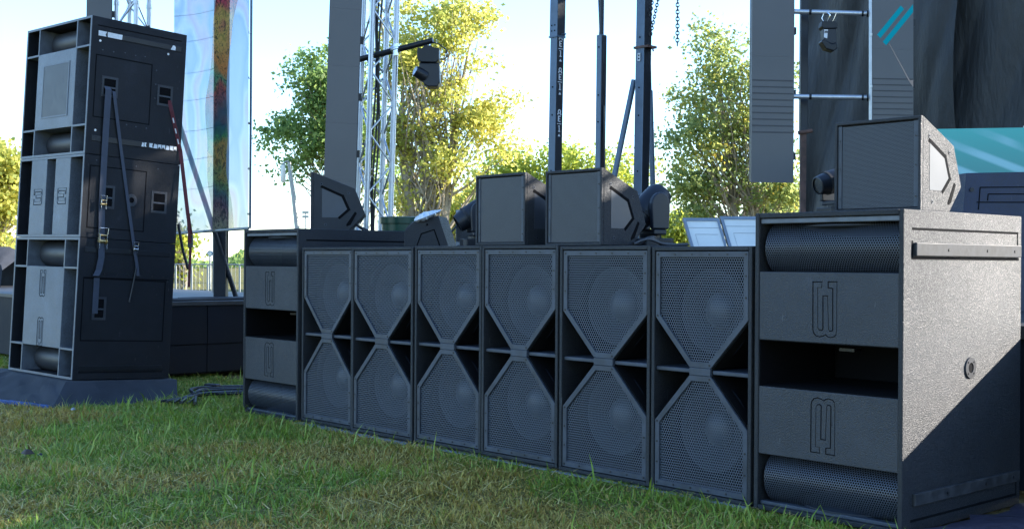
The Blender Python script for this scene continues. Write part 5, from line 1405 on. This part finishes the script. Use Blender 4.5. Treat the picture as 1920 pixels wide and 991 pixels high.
# ------------------------------------------------------------------ small things on the lawn
p = onZ(440, 731, 0.03)
def rag(name, label, cat, c, sx, sy, sz, mat, seed, n=9):
    rr = random.Random(seed); m = MB()
    for i in range(n):
        for j in range(n):
            u, v = i / (n - 1) - 0.5, j / (n - 1) - 0.5
            e = max(abs(u), abs(v)) * 2
            m.v.append((c[0] + u * sx + rr.gauss(0, sx * 0.02), c[1] + v * sy + rr.gauss(0, sy * 0.02), c[2] + sz * (1 - e ** 2) * rr.uniform(0.4, 1.0) + 0.012))
    m.f = [(i * n + j, (i + 1) * n + j, (i + 1) * n + j + 1, i * n + j + 1) for i in range(n - 1) for j in range(n - 1)]
    return tag(m.build(name, M[mat], smooth=True), label, cat)
rag('cloth', 'light blue cloth corner on the grass by the left horn cabinet', 'cloth', (p.x - 0.04, p.y + 0.05, 0.0), 0.30, 0.22, 0.05, 'bluerag', 2)
p = onZ(52, 850, 0.03); rag('dead_leaf', 'dark brown dead leaf in the left foreground grass', 'leaf', (p.x, p.y, 0.02), 0.07, 0.05, 0.03, 'brown', 5, 5)
p = onZ(76, 853, 0.03); rag('paper_scrap', 'grey paper scrap beside the dead leaf', 'paper', (p.x, p.y, 0.02), 0.030, 0.024, 0.014, 'bar', 6, 6)
p = onZ(137, 768, 0.03); rag('paper_scrap', 'white paper scrap at the foot of the black riser', 'paper', (p.x, p.y, 0.02), 0.036, 0.026, 0.02, 'greycase', 8, 7)
for k in range(6):
    a = onZ(300, 752, 0.03); b = onZ(380, 742 - k, 0.03); c = onZ(470, 738 - 2 * k, 0.03)
    pts = [(a.x + 0.05 * k, a.y + 0.03 * k, 0.03), ((a.x + b.x) / 2 + 0.04 * math.sin(k * 2), (a.y + b.y) / 2 + 0.05 * k * 0.5, 0.035), (b.x + 0.05 * math.sin(k), b.y + 0.04 * math.cos(k * 1.7), 0.04 + 0.006 * k), (c.x, c.y + 0.05 * k, 0.035), (c.x + 0.3, c.y + 0.6, 0.03)]
    cable('dark cable lying on the grass between stack and subwoofer row', pts, 0.010 + 0.003 * (k % 2), group='cables on the grass')
p = onZ(398, 728, 0.05); t = thing('cable_connector', 'black cable connector box on the grass by the cables', 'connector', (p.x, p.y, 0.02), 0.4); m = MB(); m.box(-0.06, 0.06, -0.035, 0.035, 0, 0.07); m.build('box', M['plastic'], t, bevel=0.01); m = MB(); m.cyl((0.06, 0, 0.03), (0.10, 0, 0.03), 0.018); m.build('plug', M['rubber'], t)
rag('ground_tarp', 'dark purple tarp crumpled beside the right horn cabinet', 'tarp', (-2.05, 4.95, -0.005), 0.98, 1.4, 0.06, 'purple', 12, 16)

# ------------------------------------------------------------------ trees
def leaves(name, C, size, mat, parent, r, flat=0.25):
    n = len(C)
    nrm = r.normal(0, 1, (n, 3)); nrm[:, 2] += flat; nrm /= np.linalg.norm(nrm, axis=1)[:, None]
    a = np.cross(nrm, r.normal(0, 1, (n, 3))); a /= np.linalg.norm(a, axis=1)[:, None]; b = np.cross(nrm, a)
    s = size * r.uniform(0.6, 1.25, n)[:, None]
    V = np.stack([C - a * s * 0.55, C - b * s * 0.38 + nrm * s * 0.08, C + a * s * 0.55, C + b * s * 0.38 + nrm * s * 0.08], 1).astype(np.float32)
    me = bpy.data.meshes.new(name)
    me.vertices.add(n * 4); me.vertices.foreach_set('co', V.ravel()); me.loops.add(n * 4); me.polygons.add(n)
    me.loops.foreach_set('vertex_index', np.arange(n * 4, dtype=np.int32)); me.polygons.foreach_set('loop_start', np.arange(n, dtype=np.int32) * 4)
    me.update(calc_edges=True)
    return me, n

def make_tree(name, label, base, blobs, nclus, per, lsize, mat, seed, trunk_r=0.16, stems=1, spread=0.34, gold=0.0, lean=(0, 0), group='trees beyond the stage'):
    # blobs: (px, py, rx, rz) ellipsoid envelopes in metres around the base: (dx, dz, rx, rz)
    r = np.random.default_rng(seed); rr = random.Random(seed)
    t = thing(name, label, 'tree', loc=(base.x, base.y, 0), group=group)
    rx_, ry_ = np.array([rgt0.x, rgt0.y, 0]), np.array([fwd.x, fwd.y, 0])
    vol = np.array([b[2] * b[2] * b[3] for b in blobs]); vol = vol / vol.sum()
    cl = []
    ncl = max(8, nclus // 8); hubs = []
    for _ in range(ncl):
        b = blobs[r.choice(len(blobs), p=vol)]
        d = r.normal(0, 1, 3); d /= np.linalg.norm(d); rad = r.uniform(0.25, 1.0) ** 0.45
        hubs.append(rx_ * (b[0] + d[0] * b[2] * rad) + ry_ * (d[1] * b[2] * rad * 0.8) + np.array([0, 0, b[1] + d[2] * b[3] * rad]))
    hubs = np.array(hubs); scl = float(np.mean([b[2] for b in blobs])) * 0.27
    hid = r.integers(0, ncl, nclus)
    cl = hubs[hid] + r.normal(0, 1, (nclus, 3)) * np.array([1, 1, 0.6]) * scl
    ztop = max(b[1] + b[3] for b in blobs)
    # trunk(s) and limbs
    m = MB(); trunks = []
    for s in range(stems):
        ang = rr.uniform(-0.5, 0.5); off = (s - (stems - 1) / 2) * 0.5
        pts = []
        for k in range(9):
            u = k / 8
            pts.append(Vector(rx_ * (off * (0.5 + 1.6 * u) + lean[0] * u + 0.10 * math.sin(u * 5 + s)) + ry_ * (0.15 * math.sin(u * 4 + 2 * s))) + Vector((0, 0, ztop * 0.90 * u)))
        m.tube(pts, trunk_r * (1 if s == 0 else 0.8), 8, 0.015); trunks.append(pts)
    for c in list(hubs) + list(cl[:: max(1, len(cl) // 90)]):
        pts = trunks[rr.randrange(stems)]; cz = c[2]
        k = max(1, min(7, int((cz / (ztop * 0.90) * 8) * rr.uniform(0.45, 0.8)))); p0 = pts[k]; p1 = Vector(c); mid = p0.lerp(p1, 0.5) + Vector((rr.gauss(0, 0.1), rr.gauss(0, 0.1), -0.05))
        rb = trunk_r * (1 - k / 9) * rr.uniform(0.22, 0.45)
        m.tube([p0, p0.lerp(mid, 0.5) + Vector((0, 0, -0.03)), mid, p1], max(rb, 0.012), 5, 0.006)
    m.build('trunk', M['bark'], t, smooth=True)
    cnt = r.poisson(per, nclus) + 3; idx = np.repeat(np.arange(nclus), cnt)
    n = len(idx); sg = (spread * r.uniform(0.55, 1.3, nclus))[idx][:, None]
    Cc = cl[idx] + r.normal(0, 1, (n, 3)) * sg * np.array([1, 1, 0.75])
    me, n = leaves(name, Cc, lsize, mat, t, r)
    tone = np.clip(0.30 * r.random(ncl)[hid][idx] + 0.3 * r.random(nclus)[idx] + 0.45 * r.random(n) + gold * (Cc @ rx_) / 3.0, 0, 1)  # tone rises to the right: sunlit crown side painted into the leaves
    a = me.attributes.new('rnd', 'FLOAT', 'POINT'); a.data.foreach_set('value', np.repeat(tone, 4).astype(np.float32))
    me.materials.append(M[mat]); o = bpy.data.objects.new('crown', me); COL.objects.link(o); o.parent = t
    return t
def at(px, depth): q = P(px, 490, depth); return Vector((q.x, q.y, 0))
def mpx(v, depth): return v * depth / F_PX
def zpx(py, depth): return CZ + (488 - py) * depth / F_PX
def blob(px0, px, py, rpx, rpy, d): return (mpx(px - px0, d), zpx(py, d), mpx(rpx, d), mpx(rpy, d))
D = 32
make_tree('leafy_tree', 'green tree left of the grey led column', at(640, D), [blob(640, 600, 130, 62, 60, D), blob(640, 575, 230, 62, 65, D), blob(640, 640, 200, 75, 130, D), blob(640, 600, 310, 55, 45, D), blob(640, 690, 260, 50, 120, D)], 340, 42, 0.112, 'leaf_green', 21, 0.15, 1, 0.20, 0.05)
D = 30
make_tree('leafy_tree', 'tall yellow green tree right of the truss tower', at(800, D), [blob(800, 800, 60, 110, 85, D), blob(800, 880, 150, 75, 100, D), blob(800, 780, 200, 70, 130, D), blob(800, 870, 270, 90, 80, D), blob(800, 800, 350, 65, 90, D), blob(800, 730, 330, 40, 110, D)], 410, 34, 0.108, 'leaf_gold', 22, 0.17, 3, 0.20, 0.12)
D = 44
make_tree('leafy_tree', 'low lime green tree behind the upright monitors', at(1060, D), [blob(1060, 1010, 320, 85, 55, D), blob(1060, 1110, 330, 90, 40, D), blob(1060, 960, 350, 60, 70, D), blob(1060, 1060, 390, 140, 60, D)], 460, 40, 0.15, 'leaf_lime', 23, 0.16, 2, 0.32, 0.0)
D = 28
make_tree('leafy_tree', 'tall slender tree with speckled gold leaves beside the dark led column', at(1392, D), [blob(1392, 1360, 70, 50, 55, D), blob(1392, 1340, 170, 75, 90, D), blob(1392, 1330, 280, 88, 90, D), blob(1392, 1345, 370, 85, 70, D), blob(1392, 1430, 200, 70, 170, D), blob(1392, 1440, 380, 60, 70, D)], 560, 28, 0.094, 'leaf_mix', 34, 0.13, 2, 0.19, 0.06)
D = 40
make_tree('leafy_tree', 'yellow tree at the far left edge', at(-10, D), [blob(-10, 0, 360, 50, 70, D), blob(-10, -60, 330, 60, 90, D), blob(-10, 10, 430, 50, 50, D)], 240, 34, 0.17, 'leaf_gold', 25, 0.15, 1, 0.36)
D = 60
make_tree('small_tree', 'sparse small tree far behind the truss tower base', at(768, D), [blob(768, 768, 390, 45, 55, D), blob(768, 740, 360, 25, 40, D)], 90, 14, 0.16, 'leaf_mix', 26, 0.10, 2, 0.40)
make_tree('small_tree', 'yellow green bush tree just right of the moving head', at(1268, 34), [blob(1268, 1268, 430, 26, 40, 34), blob(1268, 1300, 440, 30, 30, 34)], 110, 30, 0.12, 'leaf_lime', 27, 0.08, 1, 0.24)
make_tree('small_tree', 'small yellow green tree seen below the banner', at(338, 30), [blob(338, 335, 470, 32, 45, 30), blob(338, 300, 455, 40, 50, 30)], 120, 22, 0.11, 'leaf_lime', 28, 0.07, 1, 0.22)
make_tree('small_tree', 'small gold tree behind the left moving head', at(850, 46), [blob(850, 845, 420, 40, 45, 46), blob(850, 900, 400, 50, 50, 46)], 130, 26, 0.15, 'leaf_gold', 29, 0.09, 1, 0.36)
make_tree('small_tree', 'gold tree at the foot of the black drape', at(1440, 36), [blob(1440, 1445, 400, 55, 60, 36)], 140, 28, 0.13, 'leaf_mix', 30, 0.09, 1, 0.30)

make_tree('leafy_tree', 'tall dense tree added out of view right of the stage for shade', Vector((0.9, 27.2, 0)), [(0, 6.5, 2.8, 3.0), (0.2, 9.0, 2.8, 3.0), (-0.3, 11.6, 2.4, 2.4)], 520, 60, 0.30, 'leaf_green', 41, 0.22, 1, 0.42)  # unseen tree, added to keep the sun off the side platform

def treeline():
    r = np.random.default_rng(5); n = 16000
    px = r.uniform(-300, 2300, n); dep = r.uniform(170, 210, n)
    hts = 1.6 + 1.1 * np.sin(px * 0.013) + 0.8 * np.sin(px * 0.041 + 1) + 0.7
    Cc = np.zeros((n, 3))
    for i in range(n):
        q = P(px[i], 490, dep[i]); Cc[i] = (q.x, q.y, r.uniform(0, 1) ** 0.8 * max(0.8, hts[i]))
    me, n = leaves('far_woods', Cc, 0.9, 'leaf_lime', None, r)
    a = me.attributes.new('rnd', 'FLOAT', 'POINT'); a.data.foreach_set('value', np.repeat(r.random(n), 4).astype(np.float32))
    me.materials.append(M['leaf_green']); o = bpy.data.objects.new('far_woods', me); COL.objects.link(o)
    tag(o, 'far strip of woods along the horizon', 'woods', kind='stuff')
treeline()

# ------------------------------------------------------------------ far field: lamp, fence, sign, equipment
def far_things():
    d = 30
    b = at(557, d); pts = [P(557, 425, d), P(551, 370, d), P(545, 330, d), P(542, 304, d)]
    t = thing('street_lamp', 'slightly bent pale lamp post with a hanging white lamp', 'street lamp')
    m = MB(); m.tube([Vector((b.x, b.y, 0))] + pts, 0.075, 10, 0.045); m.build('post', M['galv'], t, smooth=True)
    m = MB(); m.tube([P(543, 306, d), P(537, 302, d), P(531, 308, d)], 0.025, 8); m.build('arm', M['galv'], t, smooth=True)
    m = MB(); q0, q1 = P(531, 308, d), P(529, 342, d); m.lathe([(0.0005, 0), (0.045, -0.02), (0.06, -0.15), (0.065, -0.40), (0.04, -0.44), (0.0005, -0.45)], q0, 'z', 14); m.build('lamp_head', M['white'], t, smooth=True)
    b = at(573, 110); t = thing('floodlight_mast', 'thin distant floodlight mast near the sideways monitor', 'mast')
    m = MB(); top = P(573, 396, 110); m.cyl((b.x, b.y, 0), top, 0.09, 0.06, n=8); m.build('pole', M['galv'], t)
    for k in range(2):
        m = MB(); q = P(573, 398 + 8 * k, 110); m.obox(q, rgt, fwd, upv, 0.30, 0.1, 0.10); m.build('lamp_bank', M['galv'], t)
    b = at(394, 45); t = thing('round_sign', 'round blue and white sign on a thin post seen under the banner', 'sign')
    q = P(394, 475, 45)
    m = MB(); m.cyl((b.x, b.y, 0), (b.x, b.y, q.z), 0.04, n=8); m.build('post', M['galv'], t)
    m = MB(); m.cyl(q - fwd * 0.03, q - fwd * 0.05, 0.11, n=20); m.build('disc', M['sign'], t); m = MB(); m.cyl(q - fwd * 0.05 - upv * 0.01, q - fwd * 0.056 - upv * 0.01, 0.075, n=18); m.build('emblem', M['white'], t)
    # crowd fence
    for k in range(7):
        d0 = 21.0; x0 = 300 + 30 * k
        a, c = at(x0, d0), at(x0 + 29, d0)
        t = thing('crowd_fence', '%s crowd fence section from the left in the sunlit field' % ('first', 'second', 'third', 'fourth', 'fifth', 'sixth', 'seventh')[k], 'fence', loc=(a.x, a.y, 0), group='crowd fence sections')
        e = Vector((c.x - a.x, c.y - a.y, 0))
        for z in (0.12, 1.0): m = MB(); m.cyl((0, 0, z), (e.x, e.y, z), 0.011, n=8); m.build('rail', M['galv'], t)
        for u in (0, 1): m = MB(); m.cyl(e * u, e * u + Vector((0, 0, 1.0)), 0.012, n=8); m.build('post', M['galv'], t)
        for i in range(1, 4): m = MB(); m.cyl(e * (i / 4) + Vector((0, 0, 0.12)), e * (i / 4) + Vector((0, 0, 1.0)), 0.003, n=6); m.build('picket', M['galv'], t)
    # tarp covered equipment at the far left edge
    c = at(-12, 17)
    t = thing('covered_equipment', 'grey tarp covered equipment at the far left edge', 'equipment', (c.x, c.y, 0), YAW)
    m = MB(); rr = random.Random(4); n = 14
    for i in range(n + 1):
        for j in range(9):
            u = i / n; prof = [(-0.55, 0), (-0.55, 0.7), (-0.5, 1.1), (-0.2, 1.32), (0.1, 1.42), (0.3, 1.25), (0.5, 1.05), (0.55, 0.6), (0.55, 0)][j]
            m.v.append((-0.8 + 1.13 * u + rr.gauss(0, 0.02), prof[0] + rr.gauss(0, 0.03), max(0, prof[1] * (1 - 0.18 * u) + (rr.gauss(0, 0.035) if prof[1] > 0 else 0))))
    m.f = [(i * 9 + j, (i + 1) * 9 + j, (i + 1) * 9 + j + 1, i * 9 + j + 1) for i in range(n) for j in range(8)]
    m.build('tarp', M['carpet'], t, smooth=True)
    m = MB(); m.box(0.05, 0.19, -0.62, -0.58, 0.78, 1.02); m.build('teal_panel', M['bluerag'], t)
far_things()
